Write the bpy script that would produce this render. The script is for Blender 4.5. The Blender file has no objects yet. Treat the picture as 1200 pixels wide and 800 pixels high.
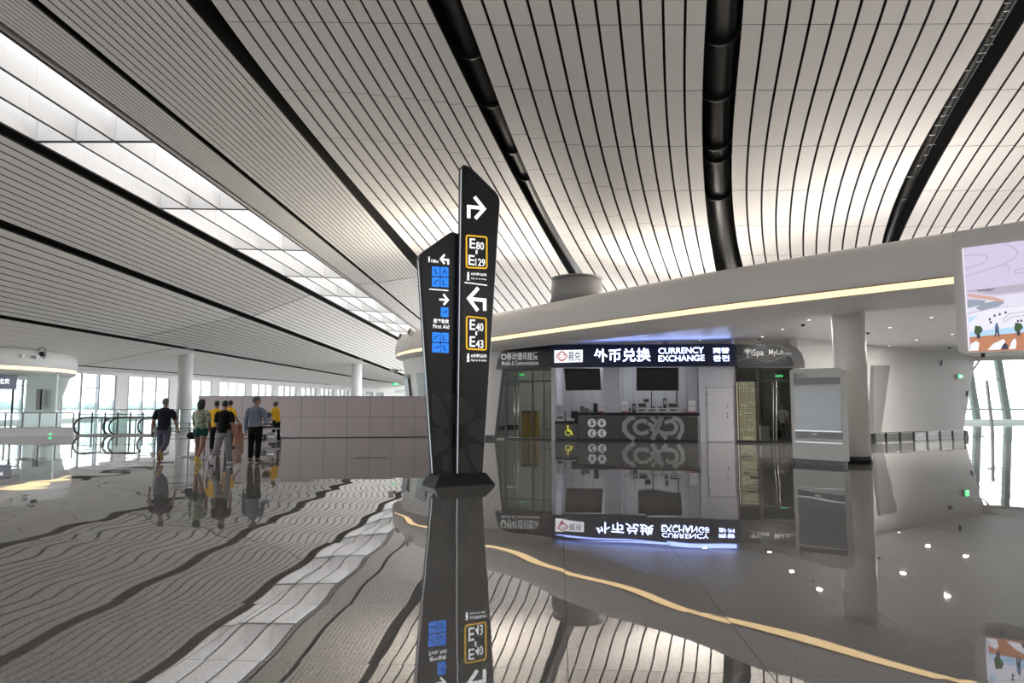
import bpy, bmesh, math, random
import numpy as np
from mathutils import Vector, Matrix
random.seed(7)
C = bpy.context.scene.collection
V = Vector
R = math.radians

# ------------------------------------------------------------------ camera, sky, exposure
CAM_H, FPX, HORIZON = 1.6, 800.0, 473.0
PITCH = math.atan((HORIZON - 400) / FPX)
cam_d = bpy.data.cameras.new('camera'); cam_d.lens = 24; cam_d.sensor_width = 36; cam_d.sensor_fit = 'HORIZONTAL'
cam_d.clip_start = 0.05; cam_d.clip_end = 5000
cam = bpy.data.objects.new('camera', cam_d); C.objects.link(cam)
cam.location = (0, 0, CAM_H); cam.rotation_euler = (math.pi / 2 + PITCH, 0, 0)
sc = bpy.context.scene; sc.camera = cam
sc.view_settings.view_transform = 'Standard'; sc.view_settings.look = 'None'
sc.view_settings.exposure = 1.4; sc.view_settings.gamma = 1.0; sc.view_settings.use_curve_mapping = False
sc.cycles.max_bounces = 8; sc.cycles.diffuse_bounces = 5; sc.cycles.glossy_bounces = 4; sc.cycles.transparent_max_bounces = 12
sc.cycles.use_denoising = True; sc.cycles.sample_clamp_indirect = 6.0
sc.cycles.caustics_reflective = True; sc.cycles.blur_glossy = 0.6; sc.cycles.caustics_refractive = False

SKY = 2.6
world = bpy.data.worlds.new('overcast_sky'); sc.world = world; world.use_nodes = True
wn = world.node_tree.nodes; wl = world.node_tree.links; wn.clear()
wo = wn.new('ShaderNodeOutputWorld'); wb = wn.new('ShaderNodeBackground'); wt = wn.new('ShaderNodeTexCoord')
ws = wn.new('ShaderNodeSeparateXYZ'); wr = wn.new('ShaderNodeValToRGB')
wl.new(wt.outputs['Generated'], ws.inputs[0]); wl.new(ws.outputs[2], wr.inputs[0])
wr.color_ramp.elements[0].position = 0.0; wr.color_ramp.elements[0].color = (0.90, 0.96, 1.0, 1)
wr.color_ramp.elements[1].position = 0.6; wr.color_ramp.elements[1].color = (1.0, 0.98, 0.96, 1)
wl.new(wr.outputs[0], wb.inputs[0]); wb.inputs[1].default_value = SKY; wl.new(wb.outputs[0], wo.inputs[0])

# ------------------------------------------------------------------ projection helpers (surveying the room from the view)
CP, SP = math.cos(PITCH), math.sin(PITCH)
EYE = V((0, 0, CAM_H))
def ray(px, py):
    u, v = (px - 600) / FPX, (400 - py) / FPX
    return V((u, CP - v * SP, SP + v * CP))
def gp(px, py, z=0.0):
    d = ray(px, py); return EYE + d * ((z - CAM_H) / d.z)
def at(px, py, Y):
    d = ray(px, py); return EYE + d * (Y / d.y)
def onplane(px, py, P, n):
    d = ray(px, py); return EYE + d * ((P - EYE).dot(n) / d.dot(n))

# ------------------------------------------------------------------ materials
MATS = {}
def mat(name, col=(.8, .8, .8), rough=.5, metal=0, emit=None, es=0, spec=.5, noise=.04, nscale=6, bump=0, bscale=40, ior=None, coat=0):
    if name in MATS: return MATS[name]
    m = bpy.data.materials.new(name); m.use_nodes = True; MATS[name] = m
    N = m.node_tree.nodes; L = m.node_tree.links; b = N['Principled BSDF']
    b.inputs['Roughness'].default_value = rough; b.inputs['Metallic'].default_value = metal
    b.inputs['Specular IOR Level'].default_value = spec
    if ior: b.inputs['IOR'].default_value = ior
    if coat: b.inputs['Coat Weight'].default_value = coat; b.inputs['Coat Roughness'].default_value = .05
    tc = N.new('ShaderNodeTexCoord'); nz = N.new('ShaderNodeTexNoise'); nz.inputs['Scale'].default_value = nscale; nz.inputs['Detail'].default_value = 3
    L.new(tc.outputs['Object'], nz.inputs['Vector'])
    mx = N.new('ShaderNodeMix'); mx.data_type = 'RGBA'
    mx.inputs[6].default_value = (*[c * (1 - noise) for c in col], 1); mx.inputs[7].default_value = (*[min(1, c * (1 + noise)) for c in col], 1)
    L.new(nz.outputs[0], mx.inputs[0]); L.new(mx.outputs[2], b.inputs['Base Color'])
    es *= .52
    if emit: b.inputs['Emission Color'].default_value = (*emit, 1); b.inputs['Emission Strength'].default_value = es
    if bump:
        n2 = N.new('ShaderNodeTexNoise'); n2.inputs['Scale'].default_value = bscale; L.new(tc.outputs['Object'], n2.inputs['Vector'])
        bp = N.new('ShaderNodeBump'); bp.inputs['Strength'].default_value = bump; bp.inputs['Distance'].default_value = .01
        L.new(n2.outputs[0], bp.inputs['Height']); L.new(bp.outputs[0], b.inputs['Normal'])
    return m
def glass(name, tint=(.9, .97, .95), refl=1.0):
    if name in MATS: return MATS[name]
    m = bpy.data.materials.new(name); m.use_nodes = True; MATS[name] = m
    N = m.node_tree.nodes; L = m.node_tree.links; N.clear()
    o = N.new('ShaderNodeOutputMaterial'); t = N.new('ShaderNodeBsdfTransparent'); g = N.new('ShaderNodeBsdfGlossy'); x = N.new('ShaderNodeMixShader')
    f = N.new('ShaderNodeFresnel'); f.inputs[0].default_value = 1.5
    mu = N.new('ShaderNodeMath'); mu.operation = 'MULTIPLY'; mu.inputs[1].default_value = refl
    nz = N.new('ShaderNodeTexNoise'); nz.inputs['Scale'].default_value = .7
    mx = N.new('ShaderNodeMix'); mx.data_type = 'RGBA'; mx.inputs[6].default_value = (*[c * .985 for c in tint], 1); mx.inputs[7].default_value = (*tint, 1)
    L.new(nz.outputs[0], mx.inputs[0]); L.new(mx.outputs[2], t.inputs[0]); g.inputs['Roughness'].default_value = .02
    L.new(f.outputs[0], mu.inputs[0]); L.new(mu.outputs[0], x.inputs[0]); L.new(t.outputs[0], x.inputs[1]); L.new(g.outputs[0], x.inputs[2]); L.new(x.outputs[0], o.inputs[0])
    return m

TILE_YAW = R(-3.9); TILE = 1.2
TO = gp(903, 790)                                     # a tile corner seen on the floor
TA = V((math.cos(TILE_YAW), math.sin(TILE_YAW), 0)); TB = V((-TA.y, TA.x, 0))
def floor_mat():
    m = bpy.data.materials.new('polished_granite'); m.use_nodes = True
    N = m.node_tree.nodes; L = m.node_tree.links; b = N['Principled BSDF']
    def vm(op, a, c=None):
        n = N.new('ShaderNodeVectorMath'); n.operation = op
        for i, x in enumerate((a, c)):
            if x is None: continue
            if isinstance(x, (tuple, list)): n.inputs[i].default_value = x
            else: L.new(x, n.inputs[i])
        return n.outputs[0]
    geo = N.new('ShaderNodeNewGeometry')
    p = vm('SUBTRACT', geo.outputs['Position'], tuple(TO))
    rot = N.new('ShaderNodeVectorRotate'); rot.rotation_type = 'Z_AXIS'; rot.inputs['Angle'].default_value = -TILE_YAW
    L.new(p, rot.inputs['Vector'])
    q = vm('MULTIPLY', rot.outputs[0], (1 / TILE, 1 / TILE, 0))
    idx = vm('FLOOR', q); fr = vm('FRACTION', q)
    wnz = N.new('ShaderNodeTexWhiteNoise'); wnz.noise_dimensions = '3D'; L.new(idx, wnz.inputs['Vector'])
    rnd = wnz.outputs['Color']
    tilt = vm('MULTIPLY', vm('SUBTRACT', rnd, (.5, .5, .5)), (.0024, .0014, 0))
    ph = vm('ADD', vm('MULTIPLY', fr, (6.283, 6.283, 6.283)), vm('MULTIPLY', rnd, (2.5, 2.5, 2.5)))
    pil = vm('MULTIPLY', vm('SINE', ph), (.0026, .0016, 0))
    nb = N.new('ShaderNodeTexNoise'); nb.inputs['Scale'].default_value = 1.3; nb.inputs['Detail'].default_value = 1
    L.new(geo.outputs['Position'], nb.inputs['Vector'])
    wob = vm('MULTIPLY', vm('SUBTRACT', nb.outputs['Color'], (.5, .5, .5)), (.0008, .0005, 0))
    nr = vm('ADD', vm('ADD', tilt, pil), vm('ADD', wob, (0, 0, 0)))
    nsum = vm('NORMALIZE', vm('ADD', nr, geo.outputs['Normal']))
    L.new(nsum, b.inputs['Normal'])
    # speckled granite
    n1 = N.new('ShaderNodeTexNoise'); n1.inputs['Scale'].default_value = 130; n1.inputs['Detail'].default_value = 2; L.new(geo.outputs['Position'], n1.inputs['Vector'])
    n2 = N.new('ShaderNodeTexNoise'); n2.inputs['Scale'].default_value = .5; n2.inputs['Detail'].default_value = 3; L.new(geo.outputs['Position'], n2.inputs['Vector'])
    r1 = N.new('ShaderNodeValToRGB'); L.new(n1.outputs[0], r1.inputs[0])
    r1.color_ramp.elements[0].position = .36; r1.color_ramp.elements[0].color = (.155, .149, .143, 1)
    r1.color_ramp.elements[1].position = .66; r1.color_ramp.elements[1].color = (.42, .405, .39, 1)
    hs = N.new('ShaderNodeMix'); hs.data_type = 'RGBA'; hs.blend_type = 'MULTIPLY'; hs.inputs[0].default_value = .25
    L.new(r1.outputs[0], hs.inputs[6]); L.new(n2.outputs[0], hs.inputs[7]); L.new(hs.outputs[2], b.inputs['Base Color'])
    b.inputs['Roughness'].default_value = .012; b.inputs['IOR'].default_value = 3.2
    return m
M_FLOOR = floor_mat()
M_SLAT = mat('ceiling_white', (.85, .83, .81), .55, noise=.03, nscale=.6, spec=.35)
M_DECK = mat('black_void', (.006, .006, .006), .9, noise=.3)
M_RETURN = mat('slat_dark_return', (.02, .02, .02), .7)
M_WHITE = mat('white_panel', (.76, .75, .74), .5, noise=.02, nscale=.5)
M_POD = mat('pod_white', (.80, .77, .75), .45, noise=.02, nscale=.4)
M_SOFFIT = mat('soffit_white', (.74, .74, .75), .4, noise=.02, nscale=.4)
M_STEEL = mat('stainless', (.55, .56, .57), .25, 1)
M_GREYM = mat('grey_metal', (.25, .25, .26), .35, .6)
M_BLACK = mat('black_satin', (.012, .012, .014), .35)
M_TUBE = mat('black_tube', (.02, .02, .02), .42, spec=.4)
M_STRIP = mat('warm_strip', (.9, .7, .45), .5, emit=(1.0, .70, .36), es=1.15)
M_GLASS = glass('clear_glass', (.955, .985, .98), .8)
M_GGLASS = glass('green_glass', (.94, .985, .975), .6)
M_DGLASS = glass('shop_glass', (.55, .60, .58), .9)
M_GREEN = mat('exit_green', (.02, .3, .08), .4, emit=(.05, .9, .25), es=1.2)
M_LAMP = mat('lamp_white', (.9, .9, .9), .4, emit=(1, .95, .88), es=6)

# ------------------------------------------------------------------ mesh builder
ORG = {}
class MB:
    def __init__(s): s.v = []; s.f = []; s.sm = []
    def add(s, vs, fs, smooth=False):
        k = len(s.v); s.v += [V(p) for p in vs]; s.f += [tuple(i + k for i in f) for f in fs]; s.sm += [smooth] * len(fs); return s
    def obox(s, P, a, b, c):
        P, a, b, c = V(P), V(a), V(b), V(c)
        vs = [P, P + a, P + a + b, P + b, P + c, P + a + c, P + a + b + c, P + b + c]
        fs = [(3, 2, 1, 0), (4, 5, 6, 7), (0, 1, 5, 4), (1, 2, 6, 5), (2, 3, 7, 6), (3, 0, 4, 7)]
        if a.cross(b).dot(c) < 0: fs = [f[::-1] for f in fs]
        return s.add(vs, fs)
    def box(s, x0, x1, y0, y1, z0, z1): return s.obox((x0, y0, z0), (x1 - x0, 0, 0), (0, y1 - y0, 0), (0, 0, z1 - z0))
    def prism(s, pts, d, smooth=False):
        n = len(pts); d = V(d); pts = [V(p) for p in pts]
        nrm = V((0, 0, 0))
        for i in range(n): nrm += pts[i].cross(pts[(i + 1) % n])
        if nrm.dot(d) > 0: pts = pts[::-1]
        vs = pts + [p + d for p in pts]
        fs = [tuple(range(n)), tuple(range(2 * n - 1, n - 1, -1))]
        s.add(vs, fs); k = len(s.v) - 2 * n
        for i in range(n):
            j = (i + 1) % n; s.f.append((k + i, k + n + i, k + n + j, k + j)); s.sm.append(smooth)
        return s
    def tube(s, path, r, n=10, cap=True, ry=None):
        path = [V(p) for p in path]; rs = r if isinstance(r, (list, tuple)) else [r] * len(path)
        k0 = len(s.v); prev = None
        for i, p in enumerate(path):
            t = (path[min(i + 1, len(path) - 1)] - path[max(i - 1, 0)]).normalized()
            if prev is None:
                ref = V((0, 0, 1)) if abs(t.z) < .9 else V((1, 0, 0)); a = ref.cross(t).normalized()
            else: a = (prev - t * prev.dot(t)).normalized()
            prev = a; b = t.cross(a)
            q = rs[i]; qa, qb = q if isinstance(q, (tuple, list)) else (q, q)
            for j in range(n):
                an = 2 * math.pi * j / n; s.v.append(p + a * (qa * math.cos(an)) + b * (qb * math.sin(an)))
        for i in range(len(path) - 1):
            for j in range(n):
                j2 = (j + 1) % n; s.f.append((k0 + i * n + j, k0 + i * n + j2, k0 + (i + 1) * n + j2, k0 + (i + 1) * n + j)); s.sm.append(True)
        if cap:
            s.f.append(tuple(k0 + j for j in range(n - 1, -1, -1))); s.sm.append(False)
            e = k0 + (len(path) - 1) * n; s.f.append(tuple(e + j for j in range(n))); s.sm.append(False)
        return s
    def lathe(s, P, prof, n=24, axis=(0, 0, 1)):
        ax = V(axis).normalized(); P = V(P)
        return s.tube([P + ax * z for r, z in prof], [r for r, z in prof], n)
    def ell(s, c, rx, ry, rz, n=12, m=8, rot=None):
        c = V(c); k = len(s.v); rot = rot or Matrix.Identity(3)
        for i in range(1, m):
            th = math.pi * i / m
            for j in range(n):
                ph = 2 * math.pi * j / n
                s.v.append(c + rot @ V((rx * math.sin(th) * math.cos(ph), ry * math.sin(th) * math.sin(ph), rz * math.cos(th))))
        s.v.append(c + rot @ V((0, 0, rz))); s.v.append(c + rot @ V((0, 0, -rz))); t, b = len(s.v) - 2, len(s.v) - 1
        for i in range(m - 2):
            for j in range(n):
                j2 = (j + 1) % n; s.f.append((k + i * n + j, k + (i + 1) * n + j, k + (i + 1) * n + j2, k + i * n + j2)); s.sm.append(True)
        for j in range(n):
            j2 = (j + 1) % n; s.f.append((t, k + j, k + j2)); s.f.append((b, k + (m - 2) * n + j2, k + (m - 2) * n + j)); s.sm += [True, True]
        return s
    def grid(s, rows, thick=None, smooth=True):
        nr, nc = len(rows), len(rows[0])
        k = len(s.v)
        for r in rows: s.v += [V(p) for p in r]
        for i in range(nr - 1):
            for j in range(nc - 1):
                s.f.append((k + i * nc + j, k + i * nc + j + 1, k + (i + 1) * nc + j + 1, k + (i + 1) * nc + j)); s.sm.append(smooth)
        return s
    def build(s, name, m, parent=None, kind=None, label=None, cat=None, group=None):
        if parent is not None: org = ORG[parent.name]
        elif kind == 'structure': org = V((0, 0, 0))
        else:
            xs = [p.x for p in s.v]; ys = [p.y for p in s.v]; zs = [p.z for p in s.v]
            org = V(((min(xs) + max(xs)) / 2, (min(ys) + max(ys)) / 2, min(zs)))
        me = bpy.data.meshes.new(name); me.from_pydata([tuple(p - org) for p in s.v], [], s.f)
        me.polygons.foreach_set('use_smooth', s.sm); me.materials.append(m); me.update()
        if hasattr(s, 'face_m'):
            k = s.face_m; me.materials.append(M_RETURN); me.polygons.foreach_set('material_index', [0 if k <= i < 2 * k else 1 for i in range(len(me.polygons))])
        o = bpy.data.objects.new(name, me); C.objects.link(o)
        if parent is not None: o.parent = parent
        else: o.location = org
        ORG[o.name] = org
        return tag(o, label, cat, group, kind)
def tag(o, label=None, cat=None, group=None, kind=None):
    if label: o['label'] = label
    if cat: o['category'] = cat
    if group: o['group'] = group
    if kind: o['kind'] = kind
    return o
def thing(name, loc, label=None, cat=None, group=None, kind=None):
    o = bpy.data.objects.new(name, None); C.objects.link(o); o.location = loc; o.empty_display_size = .2
    ORG[o.name] = V(loc); return tag(o, label, cat, group, kind)
def kids(o): return [c for c in list(C.objects) if c.parent == o]
def copy_tree(o, parent=None, table=None):
    if table is None:
        table = {}
        for c in C.objects:
            if c.parent: table.setdefault(c.parent.name, []).append(c)
    c = o.copy(); C.objects.link(c); ORG[c.name] = ORG[o.name]
    if parent: c.parent = parent
    for ch in table.get(o.name, []): copy_tree(ch, c, table)
    return c

class Frame:
    """A vertical (or leaning) reference plane: ux along it, uz up it, n towards the viewer."""
    def __init__(s, P, ux, uz=(0, 0, 1)):
        s.P = V(P); s.ux = V(ux).normalized(); s.uz = V(uz).normalized(); s.n = s.ux.cross(s.uz).normalized()
    def pt(s, a, z, d=0): return s.P + s.ux * a + s.uz * z + s.n * d
    def px(s, x, y, d=0):
        q = onplane(x, y, s.P + s.n * d, s.n) - s.P
        return q.dot(s.ux), q.dot(s.uz)
    def box(s, mb, a0, a1, z0, z1, d0, d1): return mb.obox(s.pt(a0, z0, d0), s.ux * (a1 - a0), s.uz * (z1 - z0), s.n * (d1 - d0))
    def pbox(s, mb, x0, y0, x1, y1, d0, d1, zfix=None):     # edges read off at depth d1 (the near side)
        a0, z1 = s.px(x0, y0, d1); a1, z0 = s.px(x1, y1, d1)
        if zfix is not None: z0 = zfix
        return s.box(mb, a0, a1, z0, z1, d0, d1)
    def poly(s, mb, pts, d0, d1): return mb.prism([s.pt(a, z, d0) for a, z in pts], s.n * (d1 - d0))
    def ppoly(s, mb, pts, d0, d1): return s.poly(mb, [s.px(x, y, d1) for x, y in pts], d0, d1)
    def ribbon(s, mb, pts, w, d0, d1, closed=False):
        n = len(pts); L, Rr = [], []
        P = [np.array(p, float) for p in pts]
        for i in range(n):
            a = P[i - 1] if (i > 0 or closed) else None; b = P[(i + 1) % n] if (i < n - 1 or closed) else None
            d1_ = (P[i] - a) if a is not None else (b - P[i]); d2_ = (b - P[i]) if b is not None else (P[i] - a)
            d1_ = d1_ / (np.linalg.norm(d1_) + 1e-9); d2_ = d2_ / (np.linalg.norm(d2_) + 1e-9)
            n1 = np.array([-d1_[1], d1_[0]]); n2 = np.array([-d2_[1], d2_[0]]); nn = n1 + n2
            ln = np.linalg.norm(nn)
            nn = n1 if ln < 1e-6 else nn / ln
            k = min(2.2, 1 / max(.3, float(nn @ n1)))
            L.append(P[i] + nn * w / 2 * k); Rr.append(P[i] - nn * w / 2 * k)
        m = n if closed else n - 1
        for i in range(m):
            j = (i + 1) % n
            s.poly(mb, [tuple(L[i]), tuple(L[j]), tuple(Rr[j]), tuple(Rr[i])], d0, d1)
        return mb
    def arc(s, c, r, a0, a1, n=16, ry=None):
        ry = ry or r
        return [(c[0] + r * math.cos(R(a0 + (a1 - a0) * i / n)), c[1] + ry * math.sin(R(a0 + (a1 - a0) * i / n))) for i in range(n + 1)]

_tc = bpy.data.curves.new('type', 'FONT'); _to = bpy.data.objects.new('type', _tc)
def text(fr, body, a0, z0, a1, z1, d, m, parent, weight=0.0, name='lettering', keep=False, depth=.004):
    """Lettering laid on a plane and fitted into the rectangle (a0,z0)-(a1,z1)."""
    C.objects.link(_to); _tc.body = body; _tc.offset = weight; _tc.extrude = 0; _tc.resolution_u = 4; _tc.align_x = 'CENTER'; _tc.space_line = .85
    bpy.context.view_layer.update()
    me = bpy.data.meshes.new_from_object(_to.evaluated_get(bpy.context.evaluated_depsgraph_get()))
    C.objects.unlink(_to)
    co = np.empty(len(me.vertices) * 3); me.vertices.foreach_get('co', co); co = co.reshape(-1, 3)
    mn, mx = co.min(0), co.max(0); sx = (a1 - a0) / max(1e-6, mx[0] - mn[0]); sz = (z1 - z0) / max(1e-6, mx[1] - mn[1])
    org = ORG[parent.name]
    pts = [tuple(fr.pt(a0 + (x - mn[0]) * sx, z0 + (y - mn[1]) * sz, d) - org) for x, y, _ in co]
    me.vertices.foreach_set('co', np.array(pts, float).ravel()); me.materials.clear(); me.materials.append(m); me.update()
    o = bpy.data.objects.new(name, me); C.objects.link(o); o.parent = parent; ORG[o.name] = org
    return o
def ptext(fr, body, x0, y0, x1, y1, d, m, parent, **k):
    a0, z1 = fr.px(x0, y0, d); a1, z0 = fr.px(x1, y1, d)
    return text(fr, body, a0, z0, a1, z1, d, m, parent, **k)

def catmull(pts, n):
    out = []
    P = [np.array(p, float) for p in pts]; P = [2 * P[0] - P[1]] + P + [2 * P[-1] - P[-2]]
    for i in range(1, len(P) - 2):
        for k in range(n):
            t = k / n
            out.append(.5 * (2 * P[i] + (P[i + 1] - P[i - 1]) * t + (2 * P[i - 1] - 5 * P[i] + 4 * P[i + 1] - P[i + 2]) * t * t + (3 * P[i] - P[i - 1] - 3 * P[i + 1] + P[i + 2]) * t ** 3))
    out.append(P[-2]); return [tuple(map(float, p)) for p in out]

# ================================================================== STRUCTURE
# ------------------------------------------------------------------ floor: slabs near the camera one by one, the rest one sheet
A0, A1, B0, B1 = -8, 6, -1, 8
def tp(a, b, z=0.0): return TO + TA * (a * TILE) + TB * (b * TILE) + V((0, 0, z))
fl = MB()
X0, X1, Y0, Y1 = -75, 65, -40, 160
def quad(mb, *p): return mb.add(p, [(0, 1, 2, 3)])
BIG = 140
quad(fl, tp(-BIG, B1), tp(BIG, B1), tp(BIG, BIG), tp(-BIG, BIG)); quad(fl, tp(-BIG, -BIG), tp(BIG, -BIG), tp(BIG, B0), tp(-BIG, B0))
quad(fl, tp(-BIG, B0), tp(A0, B0), tp(A0, B1), tp(-BIG, B1)); quad(fl, tp(A1, B0), tp(BIG, B0), tp(BIG, B1), tp(A1, B1))
floor = fl.build('floor', M_FLOOR, kind='structure')
MB().add([tp(A0, B0, -.008), tp(A1, B0, -.008), tp(A1, B1, -.008), tp(A0, B1, -.008)], [(0, 1, 2, 3)]).build('grout_bed', mat('grout', (.03, .028, .026), .9), floor)
g, ch = .0018, .0006
tm = MB(); h = TILE / 2 - g
tm.add([(-h, -h, -.008), (h, -h, -.008), (h, h, -.008), (-h, h, -.008), (-h, -h, -ch), (h, -h, -ch), (h, h, -ch), (-h, h, -ch),
        (-h + ch, -h + ch, 0), (h - ch, -h + ch, 0), (h - ch, h - ch, 0), (-h + ch, h - ch, 0)],
       [(0, 1, 5, 4), (1, 2, 6, 5), (2, 3, 7, 6), (3, 0, 4, 7), (4, 5, 9, 8), (5, 6, 10, 9), (6, 7, 11, 10), (7, 4, 8, 11), (8, 9, 10, 11)])
tme = bpy.data.meshes.new('tile'); tme.from_pydata([tuple(p) for p in tm.v], [], tm.f); tme.materials.append(M_FLOOR)
for a in range(A0, A1):
    for b in range(B0, B1):
        o = bpy.data.objects.new('tile', tme); C.objects.link(o); o.parent = floor
        o.location = tp(a + .5, b + .5); o.rotation_euler.z = TILE_YAW; ORG[o.name] = V((0, 0, 0))

# ------------------------------------------------------------------ ceiling
ceiling = thing('ceiling', (0, 0, 0), kind='structure')
VPX = .0385                                            # the strips on the left run along this heading
def band_m(px, py):
    d = ray(px, py); return d.z / -(d.x - VPX * d.y), d
# strip boundaries on the left: X' (distance from the heading line), height above the eye at Y=20, fall per metre
LB = {}
def lb(name, Z20, p1, p2):
    m1, d1 = band_m(*p1); m2, d2 = band_m(*p2)
    X = -Z20 / ((m1 + m2) / 2)
    def solve(px, py):
        m, d = band_m(px, py); Y = -X / -(d.x / d.y - VPX) ; return abs(Y), m * -X
    Ya, Za = solve(*p1); Yb, Zb = solve(*p2)
    k = (Zb - Za) / (Yb - Ya); z20 = Za + k * (20 - Ya)
    LB[name] = (X, z20, k)
for nm, z, w, p1, p2 in (('E', 9.2, 0, (227, 0), (384, 200)), ('D', 8.9, .22, (38, 0), (281, 200)), ('C', 8.6, .3, (0, 30), (400, 321)), ('B', 8.6, .75, (0, 150), (325, 322)),
                         ('A', 7.0, .9, (0, 262), (317, 381)), ('N', 4.95, 1.2, (0, 371), (300, 422)), ('M', 3.6, 1.3, (62, 426), (410, 452))):
    lb(nm, z, p1, p2); X, z20, k = LB[nm]; LB[nm + '0'] = (X - w / 2 if w else X, z20, k); LB[nm + '1'] = (X + w / 2, z20, k)
LB['E0'] = LB['E1'] = (LB['E'][0], 9.2, -.012)
# naming: letter + 0 is the edge further from the camera axis, + 1 the nearer one
def lpt(b, Y, dz=0):
    X, z20, k = b; return V((X + VPX * Y, Y, CAM_H + max(1.0, z20 + k * (min(Y, 130) - 20)) + dz))
def blend(b0, b1, t): return tuple(b0[i] + (b1[i] - b0[i]) * t for i in range(3))
YS_BACK, Y_CUT, Y_FAR = -14, 47.0, 190
def slat_mesh(L, Rr, lip=.07):
    """A pan-shaped strip: face down, edges turned up."""
    mb = MB(); n = len(L); up = V((0, 0, lip))
    mb.grid([[L[i] + up, L[i]] for i in range(n)], smooth=False); mb.grid([[L[i], Rr[i]] for i in range(n)]); mb.grid([[Rr[i], Rr[i] + up] for i in range(n)], smooth=False)
    mb.grid([[Rr[i] + up, L[i] + up] for i in range(n)], smooth=False)
    mb.face_m = n - 1
    mb.add([L[0], L[0] + up, Rr[0] + up, Rr[0]], [(0, 1, 2, 3)]); mb.add([L[-1], L[-1] + up, Rr[-1] + up, Rr[-1]], [(3, 2, 1, 0)])
    return mb
def left_bay(n0, n1, count, gap=.13, ycut=Y_CUT):
    b0, b1 = LB[n0], LB[n1]
    for i in range(count):
        t0, t1 = (i + gap / 2) / count, (i + 1 - gap / 2) / count
        a, b = blend(b0, b1, t0), blend(b0, b1, t1)
        for ya, yb in ((YS_BACK, ycut - .06), (ycut + .06, Y_FAR)):
            ys = [ya, yb] if yb <= 130 else [ya, 130, yb]
            slat_mesh([lpt(a, y) for y in ys], [lpt(b, y) for y in ys]).build('slat', M_SLAT, ceiling)
left_bay('D1', 'E0', 14, .15); left_bay('C1', 'D0', 9, .14); left_bay('A1', 'B0', 12, .15, 52); left_bay('N1', 'A0', 14, .14, 52); left_bay('M1', 'N0', 9, .025, 60)
LB['W0'] = (LB['M0'][0] - 5.5, LB['M0'][1] - .35, LB['M0'][2]); left_bay('W0', 'M0', 1, .004, 60)
# deck above the strips (black void), leaving the skylight open
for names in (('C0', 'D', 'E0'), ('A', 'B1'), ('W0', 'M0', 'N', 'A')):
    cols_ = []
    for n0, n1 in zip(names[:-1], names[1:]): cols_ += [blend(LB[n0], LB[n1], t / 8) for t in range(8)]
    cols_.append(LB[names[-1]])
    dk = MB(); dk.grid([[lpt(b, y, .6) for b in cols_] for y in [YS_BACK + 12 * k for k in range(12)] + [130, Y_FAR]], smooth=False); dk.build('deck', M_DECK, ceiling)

# right-hand bays: strips that swoop down around the pod
def tab(pts):
    ys = [p[1] for p in pts]; xs = [p[0] for p in pts]
    def f(y):
        if y <= ys[0]: return xs[0] + (xs[1] - xs[0]) / (ys[1] - ys[0]) * (y - ys[0])
        if y >= ys[-1]: return xs[-1] + (xs[-1] - xs[-2]) / (ys[-1] - ys[-2]) * (y - ys[-1])
        return float(np.interp(y, ys, xs))
    return f
def smooth_tab(pts, deg=3):
    c = np.polyfit([p[1] for p in pts], [p[0] for p in pts], deg); return lambda y: float(np.polyval(c, y))
E1 = smooth_tab([(246, 0), (316, 94), (401, 200), (489, 300), (534, 350), (548, 365)])
F0 = smooth_tab([(502, 0), (517, 37), (547, 97), (580, 157), (613, 227), (646, 287), (677, 336)])
F1 = smooth_tab([(538, 0), (557, 50), (580, 110), (613, 197), (648, 262), (667, 297), (694, 337)])
G0 = smooth_tab([(830, 0), (826, 60), (825, 100), (824, 150), (826, 200), (830, 260), (840, 317)])
G1 = smooth_tab([(870, 0), (865, 60), (861, 100), (858.5, 150), (857, 200), (858.5, 260), (870, 312)])
H0 = smooth_tab([(1178, 0), (1150, 56), (1109, 116), (1081, 173), (1056, 221), (1034, 285)])
H1 = smooth_tab([(1213, 0), (1176, 64), (1131, 131), (1092, 204), (1052, 283)])
I0 = smooth_tab([(1540, 0), (1371, 150), (1236, 280)], 2)
_yc = np.polyfit([.62, .4826, .35, .261, .2056, .165, .13], [14, 16.9, 20.6, 24, 26.6, 29, 31.5], 3)
def topline(x): return float(np.interp(x, [450, 500, 585, 700, 870, 1000, 1200, 1400], [395, 380, 362, 341, 315, 296, 263, 230]))
def cpt(px, py):
    d = ray(px, py); t = d.z / d.y
    zr = t * float(np.polyval(_yc, min(max(t, .10), .66)))
    s = min(1, max(0, (px - E1(py)) / 330)); s = s * s * (3 - 2 * s)
    z = 9.2 + (zr - 9.2) * s
    return EYE + d * (z / d.z)
NROW = 26
def boundary(fx):
    ye = 300
    for _ in range(12): ye = topline(fx(ye)) + 7
    pts = [cpt(fx(ye * (1 - (1 - i / NROW) ** .8 * 1.0)), ye * (1 - (1 - i / NROW) ** .8)) for i in range(NROW + 1)]
    d = (pts[0] - pts[2]); run = V((d.x, d.y, 0)); sl = d.z / run.length; run.normalize()
    ext = []; p = pts[0].copy()
    tot = max(2.0, pts[0].y + 14); st = tot / 6
    for i in range(6):
        sl *= .55; p = p + run * st + V((0, 0, sl * st)); ext.append(p.copy())
    t = (pts[-1] - pts[-3]); t = V((t.x, t.y, 0)).normalized(); q = pts[-1] + t * 2.5; pts.append(V((q.x, q.y, max(5.75, min(pts[-1].z, pts[-1].z - .4)))))
    return ext[::-1] + pts                               # from behind the camera to the pod
def lerpf(f, g_, u): return lambda y: f(y) * (1 - u) + g_(y) * u
NPAN = [0]
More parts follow.
